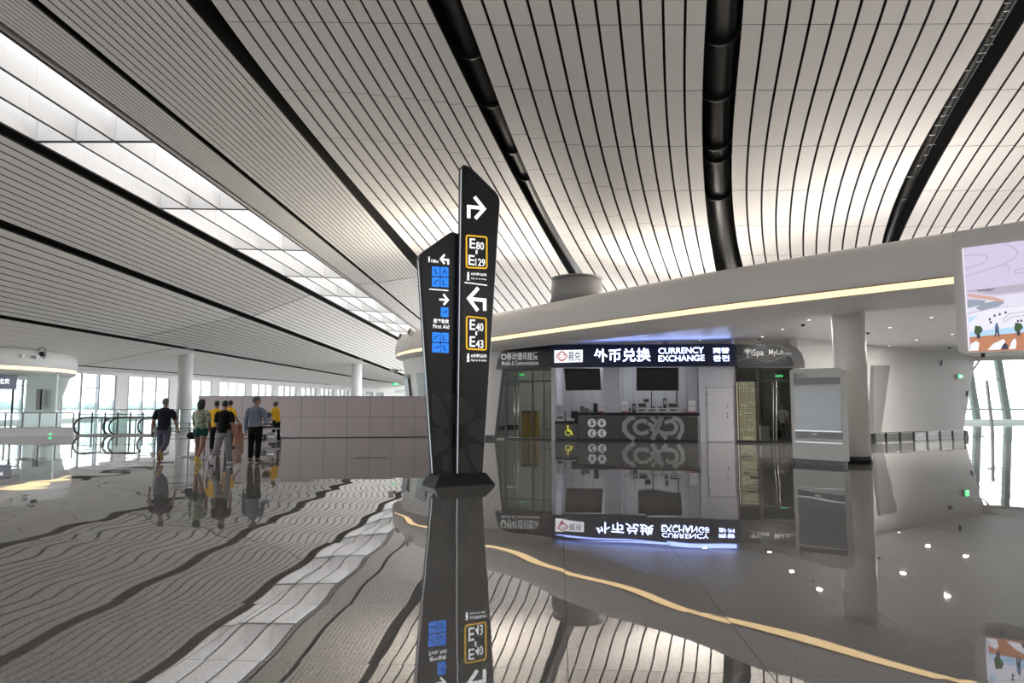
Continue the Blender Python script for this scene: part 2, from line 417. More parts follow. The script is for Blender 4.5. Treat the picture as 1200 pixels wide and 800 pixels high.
def right_bay(f0, f1, count, gap=.13, panels=7, step=2.4):
    rows = []
    for i in range(count):
        L = boundary(lerpf(f0, f1, (i + gap / 2) / count)); Rr = boundary(lerpf(f0, f1, (i + 1 - gap / 2) / count))
        rows.append((L, Rr))
        slat_mesh(L[:7], Rr[:7]).build('slat', M_SLAT, ceiling)      # the run behind the first joint
        mid = [(L[k] + Rr[k]) / 2 for k in range(len(L))]
        s = [0.0]
        for k in range(7, len(mid)): s.append(s[-1] + (mid[k] - mid[k - 1]).length)
        Lx = np.array([tuple(p) for p in L[6:]]); Rx = np.array([tuple(p) for p in Rr[6:]]); sv = np.array(s)
        def samp(A, q): return V(tuple(float(np.interp(q, sv, A[:, c])) for c in range(3)))
        cuts = [.9 + step * k for k in range(60) if .9 + step * k < sv[-1] - .4]
        edges = [0] + cuts + [sv[-1]]
        np_ = 0
        for e0, e1 in zip(edges[:-1], edges[1:]):
            qs = np.linspace(e0 + .008, e1 - .008, 5)
            slat_mesh([samp(Lx, q) for q in qs], [samp(Rx, q) for q in qs]).build('ceiling_panel', M_SLAT, ceiling); NPAN[0] += 1
    return rows
right_bay(E1, F0, 13, step=3.6); right_bay(F1, G0, 11); right_bay(G1, H0, 11); right_bay(H1, I0, 12)
# deck over the right-hand side
def deck_strip(f0, f1, n=6, dz=1.0):
    bs = [boundary(lerpf(f0, f1, k / n)) for k in range(n + 1)]
    dk = MB(); dk.grid([[b[i] + V((0, 0, dz)) for b in bs] for i in range(len(bs[0]))]); dk.grid([[b[-1] + V((0, 0, dz)) for b in bs], [b[-1] + V((0, 0, -.1)) for b in bs]]); return dk.build('deck', M_DECK, ceiling)
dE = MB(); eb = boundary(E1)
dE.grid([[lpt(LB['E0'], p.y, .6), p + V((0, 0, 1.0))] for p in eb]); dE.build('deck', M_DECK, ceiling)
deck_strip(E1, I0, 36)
bi = boundary(I0)
MB().grid([[p, p + V((30, 0, 0))] for p in bi]).build('ceiling_panel', M_SLAT, ceiling)

# pipes inside the wide gaps
def gap_pipe(f0, f1, label, flanges, r=.42, rise=.62):
    c = boundary(lerpf(f0, f1, .5)); path = [p + V((0, 0, rise)) for p in c]
    t = thing('steel_tube', path[8], label, 'pipe')
    MB().tube(path, r, 16).build('tube_body', M_TUBE, t)
    for i in flanges:
        p = path[i]; d = (path[i + 1] - path[i]).normalized()
        for s in (0, 2.2):
            MB().tube([p + d * s, p + d * (s + .09)], r + .12, 18).build('flange', M_TUBE, t)
gap_pipe(F0, F1, 'black steel tube in the slanting ceiling gap above the tall sign', (13, 22), .33)
gap_pipe(G0, G1, 'black flanged steel tube in the near-vertical ceiling gap above the exchange counter', (12, 18, 24), .36)
# small brackets seen in the right-most gap
cb0 = boundary(lerpf(H0, H1, .18)); cb1 = boundary(lerpf(H0, H1, .85))
for k in range(8, 30):
    p, q = cb0[k], cb1[k]
    if random.random() < .75:
        a = p + (q - p) * random.uniform(.0, .5); b = a + (q - p) * random.uniform(.25, .5)
        MB().tube([a + V((0, 0, .3)), b + V((0, 0, .3))], .018, 5).build('hanger_bracket', M_STEEL, ceiling)
MB().tube([p + V((0, 0, .55)) for p in boundary(lerpf(H0, H1, .6))], .16, 10).build('duct', M_TUBE, ceiling)

# ------------------------------------------------------------------ skylight between C and B
sky_l = thing('window_3', (0, 0, 0), kind='structure')
bC, bB = LB['C0'], LB['B1']
FH = 1.5
def fin(t, w=.05):
    b = blend(bC, bB, t); ys = [YS_BACK, 60, 130, Y_FAR]
    mb = MB()
    for ya, yb in zip(ys[:-1], ys[1:]):
        p, q = lpt(b, ya), lpt(b, yb); mb.obox(p - V((w / 2, 0, 0)), V((w, 0, 0)), q - p, V((0, 0, FH)))
    f = mb.build('long_fin', M_WHITE, sky_l)
    tr = MB()
    for ya, yb in zip(ys[:-1], ys[1:]):
        p, q = lpt(b, ya), lpt(b, yb); tr.obox(p - V((w / 2 + .005, 0, .035)), V((w + .01, 0, 0)), q - p, V((0, 0, .035)))
    tr.build('fin_trim', M_BLACK, f)
    for k in range(40):                                  # panel joints as thin cover strips
        y = -10 + 1.5 * k
        p = lpt(b, y); MB().obox(p + V((w / 2, -.012, .03)), V((.006, 0, 0)), V((0, .024, 0)), V((0, 0, FH - .05))).build('cover_strip', M_POD, f)
for t in (0.0, .335, .665, 1.0): fin(t)
for k in range(18):
    y = 22.1 + 7.5 * (k - 3)
    for t0, t1 in ((.01, .325), (.345, .655), (.675, .99)):
        p, q = lpt(blend(bC, bB, t0), y), lpt(blend(bC, bB, t1), y)
        f = MB().obox(p, q - p, V((0, .06, 0)), V((0, 0, FH * .75))).build('cross_fin', M_WHITE, sky_l)
        MB().obox(p - V((0, .01, .03)), q - p, V((0, .12, 0)), V((0, 0, .03))).build('fin_trim', M_BLACK, f)
MB().grid([[lpt(bC, y, FH + .05), lpt(bB, y, FH + .05)] for y in (YS_BACK, 60, 130, Y_FAR)], smooth=False).build('pane', glass('roof_glass', (.45, .46, .475), .6), sky_l)

# ------------------------------------------------------------------ left window wall
def wl_pt(Y, z, d=0): return V((-46.3 + .075 * Y + d, Y, z))
WT = 4.5
wall_l = MB()
wd = (wl_pt(1, 0) - wl_pt(0, 0)).normalized(); wnn = V((wd.y, -wd.x, 0))
def wbox(mb, ya, yb, z0, z1, t=.3): p, q = wl_pt(ya, z0), wl_pt(yb, z0); return mb.obox(p, q - p, wnn * -t, V((0, 0, z1 - z0)))
wbox(wall_l, 18, 190, WT, 7.5); wbox(wall_l, 18, 190, -.02, .25)
YW = [43.0 + 9.6 * k for k in range(15)]
wall_left = wall_l.build('wall_left', M_WHITE, kind='structure')
for k, y in enumerate(YW):
    m = MB(); wbox(m, y - 1.05, y + 1.05, .25, WT, .45); m.build('pier', M_WHITE, wall_left)
win1 = thing('window_1', (0, 0, 0), kind='structure')
M_MULL = mat('mullion_grey', (.34, .33, .38), .5)
pane_parts = []
for k in range(len(YW) - 1):
    y0, y1 = YW[k] + 1.05, YW[k + 1] - 1.05; w = (y1 - y0) / 3
    for j in range(3):
        m = MB(); wbox(m, y0 + w * j + .08, y0 + w * (j + 1) - .08, .25, WT, .03); m.build('pane', M_GLASS, win1)
    for j in range(4):
        m = MB(); yy = y0 + w * j; wbox(m, yy - .11, yy + .11, .25, WT, .25); m.build('mullion', M_MULL, win1)
    m = MB(); wbox(m, y0, y1, 3.1, 3.16, .12); m.build('transom', M_MULL, win1)
# ------------------------------------------------------------------ right window wall
win2 = thing('window_2', (0, 0, 0), kind='structure')
YR = 58.0
xr0 = 31.0
zt = 7.5
mx_ = [at(1147, 488, YR).x, at(1183, 488, YR).x]; pitchx = mx_[1] - mx_[0]
xs = [mx_[0] + pitchx * k for k in range(-3, 11)]
lean = V((-.75, 0, 7.5))
for k, x in enumerate(xs):
    MB().obox((x - .22, YR, .15), (.44, 0, 0), (0, .5, 0), lean * (zt / 7.5)).build('mullion', mat('pale_green_frame', (.15, .19, .18), .5), win2)
    if k < len(xs) - 1:
        MB().obox((x + .22, YR + .2, .15), (pitchx - .44, 0, 0), (0, .03, 0), lean * (zt / 7.5)).build('pane', M_GLASS, win2)
for z in (1.15, 3.7, 7.3):
    MB().box(xs[0] - 1, xs[-1] + 1, YR - .02, YR + .12, z - .05, z + .05).build('transom', mat('grey_frame', (.25, .27, .28), .5), win2)
MB().box(xs[0] - 1, xs[-1] + 1, YR - .3, YR + .5, 0, .3).build('sill', mat('sill_green', (.50, .60, .55), .3), win2)

MB().box(26, 92, 27, 58.6, 7.55, 7.8).build('roof', M_WHITE, kind='structure')  # unseen roof added to cut daylight glare on the right
MB().box(91.6, 92, -18, 58.6, 0, 7.8).build('unseen_wall_right', M_WHITE, kind='structure')  # unseen wall added with the roof to shut out daylight
# outside: apron, far trees with haze painted into their pale colour
MB().add([(-900, -900, -4), (900, -900, -4), (900, 1600, -4), (-900, 1600, -4)], [(0, 1, 2, 3)]).build('ground', mat('apron', (.52, .55, .54), .9, noise=.1, nscale=.02), kind='structure')
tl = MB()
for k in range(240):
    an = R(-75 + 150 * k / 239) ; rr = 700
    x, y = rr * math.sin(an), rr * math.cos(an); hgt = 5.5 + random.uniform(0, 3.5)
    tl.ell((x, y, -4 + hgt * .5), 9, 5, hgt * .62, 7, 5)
tl.build('distant_trees', mat('hazed_foliage', (.42, .56, .57), .9, noise=.1, nscale=.1), kind='structure')

# back of the hall: far end
MB().box(-60, 10, 189, 189.5, 0, 8).build('wall_back', M_WHITE, kind='structure')
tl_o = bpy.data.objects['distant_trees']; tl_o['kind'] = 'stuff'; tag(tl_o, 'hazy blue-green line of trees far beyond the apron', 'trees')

# ------------------------------------------------------------------ central pod: canopy, soffit, roof
PLAN = [(24, 3.5), (18.4, 7.0), (13.6, 11.0), (9.9, 14.9), (7.4, 17.7), (5.1, 20.5), (2.0, 24.8), (-.9, 29.0), (-3.7, 33.0), (-5.7, 36.3), (-6.8, 39.6), (-6.6, 42.8), (-4.6, 45.6), (-.5, 47.8), (4, 48.6)]
PC = catmull(PLAN, 8)
PN = []
for i in range(len(PC)):
    a, b = PC[max(0, i - 1)], PC[min(len(PC) - 1, i + 1)]; dx, dy = b[0] - a[0], b[1] - a[1]; l = math.hypot(dx, dy)
    PN.append((dy / l, -dx / l))                       # inward (away from the hall)
def off(i, n, z): return V((PC[i][0] + PN[i][0] * n, PC[i][1] + PN[i][1] * n, z))
STRIP_END = min(range(len(PC)), key=lambda i: abs(PC[i][0] - 9.75))
SOFZ = 4.34
canopy = thing('ceiling_canopy', (0, 0, 0), kind='structure')
def band(prof, i0=0, i1=None, name='fascia', m=M_POD, smooth=True):
    i1 = i1 or len(PC) - 1
    mb = MB(); mb.grid([[off(i, n, z) for n, z in prof] for i in range(i0, i1 + 1)], smooth=smooth); return mb.build(name, m, canopy)
band([(1.42, SOFZ), (1.36, 4.0), (1.3, 3.98), (.5, 4.10), (.08, 4.22), (.03, 4.26)], name='fascia')
band([(.03, 4.44), (.0, 4.48), (.02, 4.85), (.12, 5.2), (.3, 5.42), (.6, 5.55), (1.6, 5.62)], name='fascia')
band([(.03, 4.26), (.14, 4.27), (.14, 4.43), (.03, 4.44)], 0, STRIP_END - 1, 'fascia', smooth=False)
band([(.03, 4.26), (.03, 4.44)], 0, STRIP_END, 'fascia')
band([(.10, 4.272), (.10, 4.428)], STRIP_END, None, 'light_strip', M_STRIP)
INNER = [off(i, 1.42, SOFZ) for i in range(len(PC))]
so = MB(); ring = INNER + [V((12, 49, SOFZ)), V((25, 39.5, SOFZ)), V((33, 34, SOFZ)), V((41, 28, SOFZ)), V((41, 3.5, SOFZ))]
so.add(ring, [tuple(range(len(ring)))]); so.build('soffit', M_SOFFIT, canopy)
rr_ = [V((p.x, p.y, 5.60)) for p in [off(i, 1.5, 0) for i in range(len(PC))]] + [V((12, 49, 5.6)), V((25, 39.5, 5.6)), V((33, 34, 5.6)), V((41, 28, 5.6)), V((41, 3.5, 5.6))]
MB().add(rr_, [tuple(range(len(rr_)))]).build('canopy_roof', M_POD, canopy)
ed = MB()
back = [V((4, 48.6, 0)), V((12, 49, 0)), V((25, 39.5, 0)), V((33, 34, 0)), V((41, 28, 0)), V((41, 3.5, 0))]
for p, q in zip(back[:-1], back[1:]): ed.add([p + V((0, 0, 4.0)), q + V((0, 0, 4.0)), q + V((0, 0, 5.6)), p + V((0, 0, 5.6))], [(0, 1, 2, 3)])
ed.build('fascia', M_POD, canopy)

MB().box(-30, 41.4, -18.4, -18, 0, 14).build('unseen_wall_front', mat('back_wall', (.30, .29, .28), .6), kind='structure')  # unseen wall added to keep sky out of the shopfront reflections
MB().box(41, 41.4, -30, 28, 0, 12).build('unseen_wall_side', M_WHITE, kind='structure')  # unseen wall added to keep side daylight off the soffit
# pod wall below the canopy on the left, leaning inward towards the floor
i0 = min(range(len(PC)), key=lambda i: abs(PC[i][1] - 31.3)); i1 = len(PC) - 1
pw = MB(); pw.grid([[off(i, .45, 4.06), off(i, .75, 2.2), off(i, 1.0, .16)] for i in range(i0, i1 + 1)])
wall_pod = pw.build('wall_pod', M_POD, kind='structure')
MB().grid([[off(i, 1.02, .0), off(i, 1.02, .16)] for i in range(i0, i1 + 1)]).build('skirting', M_BLACK, wall_pod)
for k in (i1 - 34, i1 - 30, i1 - 26):
    mb = MB(); mb.add([off(k, .47, 3.75), off(k + 1, .47, 3.75), off(k + 1, .88, .5), off(k, .88, .5)], [(0, 1, 2, 3)])
for px0, px1 in ((473.5, 480.5), (489, 500)):
    # tall shallow recesses with grey louvred backs
    js = [min(range(i0, i1), key=lambda i: abs(600 + 800 * off(i, .6, 0).x / off(i, .6, 0).y - p) + (1000 if PC[i][1] > 40.2 else 0)) for p in (px0, px1)]
    a, b = max(js), min(js)
    if a == b: a += 1
    mb = MB(); ks = list(range(b, a + 1)); mb.grid([[off(i, .47, 3.2), off(i, .62, 2.2), off(i, .80, .4)] for i in ks]); mb.build('louvre_recess', M_GREYM, wall_pod)

# storefront plane
SL, SR = gp(581, 514.5), gp(932, 519.2)
FR = Frame(SL, SR - SL)
def fb(x0, y0, x1, y1, d0, d1, name, m, parent=None, zfix=None, **k):
    mb = MB(); FR.pbox(mb, x0, y0, x1, y1, d0, d1, zfix); return mb.build(name, m, parent, **k)
M_SHOPW = mat('shop_lilac_wall', (.52, .51, .57), .5, noise=.02)
M_SHOPD = mat('shop_dark', (.03, .03, .032), .4)
M_DFRAME = mat('door_frame_dark', (.035, .035, .038), .3, .5)
DEPTH = -4.2
# shop shell
wall_shop = thing('wall_shop', SL, kind='structure')
sw, _ = FR.px(932, 500)
a_mob, _ = FR.px(646.5, 480); a_cur, _ = FR.px(861.5, 480); a_end = sw + .1
for a in (a_mob, a_cur):
    mb = MB(); FR.box(mb, a - .05, a + .05, 0, SOFZ, DEPTH, -.06); mb.build('partition', M_SHOPW, wall_shop)
mb = MB(); FR.box(mb, 0, a_mob, 0, SOFZ, DEPTH - .1, DEPTH); mb.build('shop_back', mat('shop_dim', (.16, .165, .16), .6), wall_shop)
mb = MB(); FR.box(mb, a_mob, a_cur, 0, SOFZ, -2.7, -2.6); back_cur = mb.build('shop_back', mat('shop_back_grey', (.40, .41, .42), .4), wall_shop)
mb = MB(); FR.box(mb, a_cur, a_end + 1.2, 0, SOFZ, DEPTH - .1, DEPTH); mb.build('shop_back', M_SHOPD, wall_shop)
for k in range(1, 16):
    a = a_mob + (a_cur - a_mob) * k / 16; mb = MB(); FR.box(mb, a - .012, a + .012, .05, 3.9, -2.6, -2.592); mb.build('panel_joint', M_GREYM, wall_shop)
# wall right of the counter with the white service door, pillar, end post
fb(818.5, 428, 861, 517, -.3, .0, 'partition', M_SHOPW, wall_shop, zfix=0)
fb(706.5, 428, 727, 485, -.45, -.12, 'pillar', M_SHOPW, wall_shop, zfix=1.0)
fb(646, 430, 650.5, 516, -.2, .05, 'post', mat('post_white', (.62, .62, .66), .4), wall_shop, zfix=0)
door_3 = thing('door_3', FR.pt(*FR.px(844, 517)), kind='structure')
fb(828, 454.5, 860, 517, .0, .035, 'leaf', mat('door_white', (.56, .55, .57), .45, noise=.02), door_3, zfix=.04)
a0, z1 = FR.px(828, 454.5); a1, _ = FR.px(860, 454.5)
fm = MB(); FR.box(fm, a0 - .03, a0 - .005, 0, z1 + .03, 0, .03); FR.box(fm, a1 + .005, a1 + .03, 0, z1 + .03, 0, .03); FR.box(fm, a0 - .03, a1 + .03, z1 + .005, z1 + .03, 0, .03); fm.build('frame', M_GREYM, door_3)
for y in (462, 474, 510): fb(828, y - 1.6, 829.2, y + 1.6, .035, .05, 'hinge', M_GREYM, door_3)
hp = FR.pt(*FR.px(852, 478.5)); MB().tube([hp + FR.n * .04, hp + FR.n * .09, hp + FR.n * .09 - FR.ux * .12], .014, 8).build('handle', M_STEEL, door_3)
for y in (476, 485, 488.5): q = FR.pt(*FR.px(852.3, y)); MB().tube([q + FR.n * .035, q + FR.n * .05], .028, 12).build('lock_rosette', M_BLACK, door_3)

# storefront 1: glass entrance under the mobile communications sign
M_BAR = mat('bar_steel', (.62, .62, .6), .25, .9)
door_1 = thing('door_1', FR.pt(FR.px(615, 514)[0], 0), kind='structure')
a_l, _ = FR.px(592, 480)
def door_bars(door, xs, ys, x_l, x_r, y_t, zb=0):
    for x in xs: fb(x - 1.0, y_t, x + 1.0, 514, -.1, .02, 'frame', M_DFRAME, door, zfix=zb)
    for y in ys: fb(x_l, y - 1.0, x_r, y + 1.0, -.1, .015, 'frame', M_DFRAME, door)
door_bars(door_1, (592.5, 624, 637), (433, 446.5), 591, 647, 432)
fb(591, 512.5, 647, 515, -.1, .015, 'frame', M_DFRAME, door_1, zfix=0)
fb(593.5, 447.5, 606, 513, -.05, -.03, 'pane', M_DGLASS, door_1, zfix=.1); fb(606.5, 447.5, 623, 513, -.05, -.03, 'pane', M_DGLASS, door_1, zfix=.1)
fb(625, 434, 636, 513, -.05, -.03, 'pane', M_DGLASS, door_1, zfix=.1); fb(638, 434, 646, 513, -.05, -.03, 'pane', M_DGLASS, door_1, zfix=.1); fb(593.5, 434, 623, 445.5, -.05, -.03, 'pane', M_DGLASS, door_1)
for x in (603.8, 608.2):
    q0, q1 = FR.pt(*FR.px(x, 450)), FR.pt(*FR.px(x, 512)); MB().tube([q0 + FR.n * .1, q1 + FR.n * .1], .028, 10).build('handle', M_BAR, door_1)
# slanting black jamb and glass wedge at the far left
jm = MB(); FR.ppoly(jm, [(588.6, 432), (590.6, 432), (581.5, 514.5), (579, 514.5)], -.1, .03); jm.build('frame', M_DFRAME, door_1)
wg = MB(); FR.ppoly(wg, [(590.4, 433), (592, 433), (592, 513), (582.4, 513)], -.05, -.03); wg.build('pane', M_DGLASS, door_1)
fill = MB(); FR.ppoly(fill, [(592, 405), (588.6, 432), (579, 515), (540, 515), (545, 405)], -.25, -.04); fill.build('partition', M_POD, wall_shop)
fk = MB(); FR.ppoly(fk, [(545, 510), (579.6, 510), (579, 514.6), (545, 514.6)], -.04, .02); fk.build('skirting', M_BLACK, wall_shop)

# storefront 2: the spa entrance
door_2 = thing('door_2', FR.pt(FR.px(905, 518)[0], 0), kind='structure')
door_bars(door_2, (863, 888.5, 927), (431.5, 446), 862, 929, 430)
fb(862, 515.5, 929, 519, -.1, .015, 'frame', M_DFRAME, door_2, zfix=0)
fb(905, 446, 907, 516, -.1, .02, 'frame', M_DFRAME, door_2, zfix=.05)
fb(864, 433, 887.5, 516, -.05, -.03, 'pane', M_DGLASS, door_2, zfix=.1); fb(889.5, 433, 926, 445, -.05, -.03, 'pane', M_DGLASS, door_2)
fb(889.5, 447, 905, 516, -.05, -.03, 'pane', M_DGLASS, door_2, zfix=.1); fb(907, 447, 926, 516, -.05, -.03, 'pane', M_DGLASS, door_2, zfix=.1)
for x in (909.5,):
    q0, q1 = FR.pt(*FR.px(x, 445)), FR.pt(*FR.px(x, 516)); MB().tube([q0 + FR.n * .1, q1 + FR.n * .1], .03, 10).build('handle', M_BAR, door_2)
q0, q1 = FR.pt(*FR.px(906, 447)), FR.pt(*FR.px(906, 516)); MB().tube([q0 + FR.n * .1, q1 + FR.n * .1], .02, 10).build('handle', M_BAR, door_2)

# leaning white wall to the right, with a grey recess
WA, WB = gp(943, 518.5), gp(1128.5, 507.6)
WF = Frame(WA, WB - WA)
wall_right = thing('wall_right', WA, kind='structure')
wr_ = MB(); a1, z1 = WF.px(1128.5, 507.6); at_, zt_ = WF.px(1142.5, 420)
ln = WF.px(1128.5, 507.6)[0]; kx = at_ - ln
WF.poly(wr_, [(0, 0), (ln, 0), (ln + kx * SOFZ / zt_, SOFZ), (-.25, SOFZ)], -.35, 0); wr_.build('leaning_wall', M_WHITE, wall_right)
rp = MB(); WF.ppoly(rp, [(1023, 428), (1043.2, 428), (1032.5, 508), (1019, 510)], 0, .02); rp.build('grey_recess', mat('recess_grey', (.30, .29, .28), .5), wall_right)
rp = MB(); WF.ppoly(rp, [(1023, 428), (1024, 428), (1024, 510), (1020, 510)], .02, .12); rp.build('jamb', mat('jamb_grey', (.2, .2, .2), .5), wall_right)
WF.ppoly(MB(), [(1, 1), (2, 1), (2, 2)], 0, .1)
for x, y in ((1106, 425), (1136, 461)):
    mb = MB(); WF.ppoly(mb, [(x - 1, y - 3), (x + 1.2, y - 3), (x + .6, y + 3), (x - 1.5, y + 3)], 0, .12)
    o = mb.build('wall_reader', M_GREYM, label='small grey oblong fitting high on the leaning white wall' if y < 440 else 'small grey oblong fitting at the outer edge of the leaning white wall', cat='wall fitting')
mb = MB(); q = WF.pt(*WF.px(1143, 433)); MB().tube([q - V((.5, 0, .5)), q + V((.25, 0, .5))], .06, 8).build('slanted_tube', M_GREYM, label='short grey slanted tube beside the right-hand windows', cat='tube')

# round column with black plinth
cc = gp(1001.5, 543); dirc = V((cc.x, cc.y, 0)).normalized(); cc = cc + dirc * .42
column_1 = MB().lathe(cc, [(.425, .16), (.425, SOFZ)], 40).build('column', mat('column_white', (.88, .85, .81), .35, noise=.02, nscale=.5), kind='structure')
MB().lathe(cc, [(.445, 0), (.445, .16), (.43, .18)], 40).build('plinth', M_BLACK, column_1)
# two far columns on the left
for px, X in ((217.5, -31.0), (418, -20.8)):
    y = -X / ((600 - px) / 800 * 1.0) if px < 300 else -X / ((600 - px) / 800)
    r = 8.2 / 800 * y if px < 300 else 6.2 / 800 * y
    topz = CAM_H + (4.9 if px < 300 else 6.3)
    MB().lathe((X, y, 0), [(r, 0), (r, topz + .5)], 28).build('column', mat('far_column', (.70, .70, .71), .4, noise=.02), kind='structure')

# ------------------------------------------------------------------ left pod
pod2 = thing('wall_left_pod', (-44, 50, 0), kind='structure')
PC2 = [(-44 + 10.3 * math.cos(R(a)), 50 + 10.3 * math.sin(R(a))) for a in range(-120, 75, 5)]
def off2(i, n, z): x, y = PC2[i]; k = 1 - n / 10.3; return V((-44 + (x + 44) * k, 50 + (y - 50) * k, z))
def band2(prof, name, m, r=None):
    r = r or range(len(PC2)); mb = MB(); mb.grid([[off2(i, n, z) for n, z in prof] for i in r]); return mb.build(name, m, pod2)
band2([(2.2, 3.55), (.5, 3.62), (.12, 3.85), (.04, 3.96)], 'fascia', M_WHITE)
band2([(.04, 4.2), (.0, 4.3), (.02, 4.85), (.12, 5.15), (.4, 5.38), (1.0, 5.5), (1.6, 5.52), (9, 5.52)], 'fascia', M_WHITE)
band2([(.08, 3.95), (.08, 4.21)], 'light_strip', M_STRIP)
mb = MB(); mb.add([off2(i, 1.5, 3.6) for i in range(len(PC2))], [tuple(range(len(PC2)))]); mb.build('soffit', M_SOFFIT, pod2)
jj = min(range(len(PC2)), key=lambda i: abs(600 + 800 * PC2[i][0] / PC2[i][1] - 56))
cols = [i for i in range(len(PC2)) if 600 + 800 * PC2[i][0] / PC2[i][1] > 40 and PC2[i][1] > 44]
mb = MB(); mb.grid([[off2(i, .5, 3.62), off2(i, 1.1, 1.5), off2(i, 1.8, 0)] for i in range(cols[0], len(PC2))]); mb.build('leaning_wall', mat('pod_green_grey', (.50, .55, .54), .4), pod2)
for a in range(6, cols[0], 2):
    mb = MB(); p = off2(a, 1.5, 0); mb.tube([p, p + V((0, 0, 3.6))], .07, 6); mb.build('mullion', M_DFRAME, pod2)
    mb = MB(); mb.add([off2(a, 1.5, .1), off2(a + 2, 1.5, .1), off2(a + 2, 1.5, 3.55), off2(a, 1.5, 3.55)], [(0, 1, 2, 3)]); mb.build('pane', M_GGLASS, pod2)
mb = MB(); p = at(26, 470, 46.5); mb.box(p.x - .5, p.x + 1.6, p.y + 1, p.y + 1.2, 0, 3.6); mb.build('inner_panel', mat('pale_teal', (.55, .66, .64), .4), pod2)
mb = MB(); p = at(36, 470, 46.3); mb.box(p.x - .14, p.x + .14, p.y + .7, p.y + .9, 1.2, 2.6); mb.build('dark_slot', M_BLACK, pod2)

# unseen uplight troughs; the left pod's is added to brighten the ceiling
def uplight(x, y, z, w, yaw, tilt, label, col=(1, .90, .76)):
    t = thing('uplight_trough', (x, y, z), label, 'uplight'); t.rotation_euler.z = yaw
    ORG[t.name] = V((0, 0, 0))
    MB().box(-3, 3, -.5, .5, 0, .14).build('housing', M_GREYM, t)
    MB().box(-2.95, 2.95, -.45, .45, .14, .15).build('lens', M_LAMP, t)
    l = bpy.data.lights.new('uplight_lamp', 'AREA'); l.shape = 'RECTANGLE'; l.size = 5.8; l.size_y = .9; l.energy = w; l.color = col
    o = bpy.data.objects.new('uplight_lamp', l); C.objects.link(o); o.parent = t; o.location = (0, 0, .3); o.rotation_euler = (math.pi + tilt, 0, 0)
for k, (x, y, w, tl_, lb_) in enumerate([(-1.6, 36.0, 360, .9, 'nearest the tip of the canopy'), (6.0, 27.0, 45, .6, 'above the exchange counter'), (11.5, 21.0, 8, .3, 'above the spa entrance'), (18, 15, 8, .2, 'behind the video screen')]):
    uplight(x, y, 5.62, w, R(-48), tl_, 'long uplight trough lying on the canopy roof, ' + lb_)
uplight(-41, 47, 5.54, 3500, R(-70), 0.0, 'unseen uplight trough added on the left pod to brighten the ceiling')

# ================================================================== WAYFINDING PYLON
M_PYL = mat('pylon_black', (.016, .017, .020), .28, spec=.5)
M_PYLF = mat('pylon_face', (.020, .021, .025), .22)
M_PETAL = mat('pylon_petal', (.040, .040, .042), .30)
M_WLET = mat('sign_white', (.85, .86, .88), .5, emit=(.95, .97, 1), es=.85)
M_BLUE = mat('sign_blue', (.03, .20, .75), .4, emit=(.02, .22, .9), es=.75)
M_BLUED = mat('sign_blue_dark', (.005, .03, .15), .4)
M_YEL = mat('sign_yellow', (.85, .55, .04), .4, emit=(1, .55, .02), es=.5)
M_EDGE = mat('edge_steel_blue', (.20, .23, .30), .25, .6)
PB = gp(510, 572); PE = gp(580, 568.2)
PF = Frame(PB, PE - PB)                                 # front face of the plinth
pyl = thing('wayfinding_pylon', PF.pt(.55, 0, -.3), 'tall black wayfinding pylon with gate numbers and arrows on the polished floor', 'sign')
# plinth: a flared black foot
wB = PF.px(580, 568.2)[0]
ft = MB(); D = .82
bot = [(0, 0), (wB, 0), (wB, -D), (0, -D)]
ins = .14; hB = .235
top = [(ins, -ins), (wB - ins, -ins), (wB - ins, -D + ins), (ins, -D + ins)]
vs = [PF.pt(a, 0, d) for a, d in bot] + [PF.pt(a, .03, d) for a, d in bot] + [PF.pt(a, hB, d) for a, d in top]
ft.add(vs, [(3, 2, 1, 0), (0, 1, 5, 4), (1, 2, 6, 5), (2, 3, 7, 6), (3, 0, 4, 7), (4, 5, 9, 8), (5, 6, 10, 9), (6, 7, 11, 10), (7, 4, 8, 11), (8, 9, 10, 11)])
ft.build('plinth', M_PYL, pyl)
dR, dL, TH = -.17, -.40, .19                            # the right slab stands in front of the left one
def rounded(pts, r, n=5):
    out = []
    for i, p in enumerate(pts):
        p = np.array(p, float); a = np.array(pts[i - 1], float) - p; b = np.array(pts[(i + 1) % len(pts)], float) - p
        la, lb_ = np.linalg.norm(a), np.linalg.norm(b); rr = r[i] if isinstance(r, (list, tuple)) else r
        if rr <= 0: out.append(tuple(p)); continue
        q = min(rr, la * .45, lb_ * .45); s_, e_ = p + a / la * q, p + b / lb_ * q
        for k in range(n + 1):
            t = k / n; out.append(tuple((1 - t) ** 2 * s_ + 2 * t * (1 - t) * p + t * t * e_))
    return out
def slab(name, pix, d, rad):
    pts = [PF.px(x, y, d) for x, y in pix]
    pts = [(a, hB - .01) if z < .5 else (a, z) for a, z in pts]
    return pts, rounded(pts, rad)
ptsR, outR = slab('tall_panel', [(537, 556), (541.5, 191.5), (552, 196.5), (586, 230), (565.5, 554)], dR, [0, .12, .18, .16, 0])
mb = MB(); PF.poly(mb, outR, dR - TH, dR); tall = mb.build('tall_panel', M_PYL, pyl)
ptsL, outL = slab('short_panel', [(507.5, 556), (491, 298), (529, 271), (541, 275), (541, 556)], dL, [0, .12, .12, 0, 0])
mb = MB(); PF.poly(mb, outL, dL - TH, dL); short = mb.build('short_panel', M_PYL, pyl)
def shrink(pts, k):
    c = np.mean(np.array(pts), 0); return [tuple(np.array(p) + (c - np.array(p)) / np.linalg.norm(c - np.array(p)) * k) for p in pts]
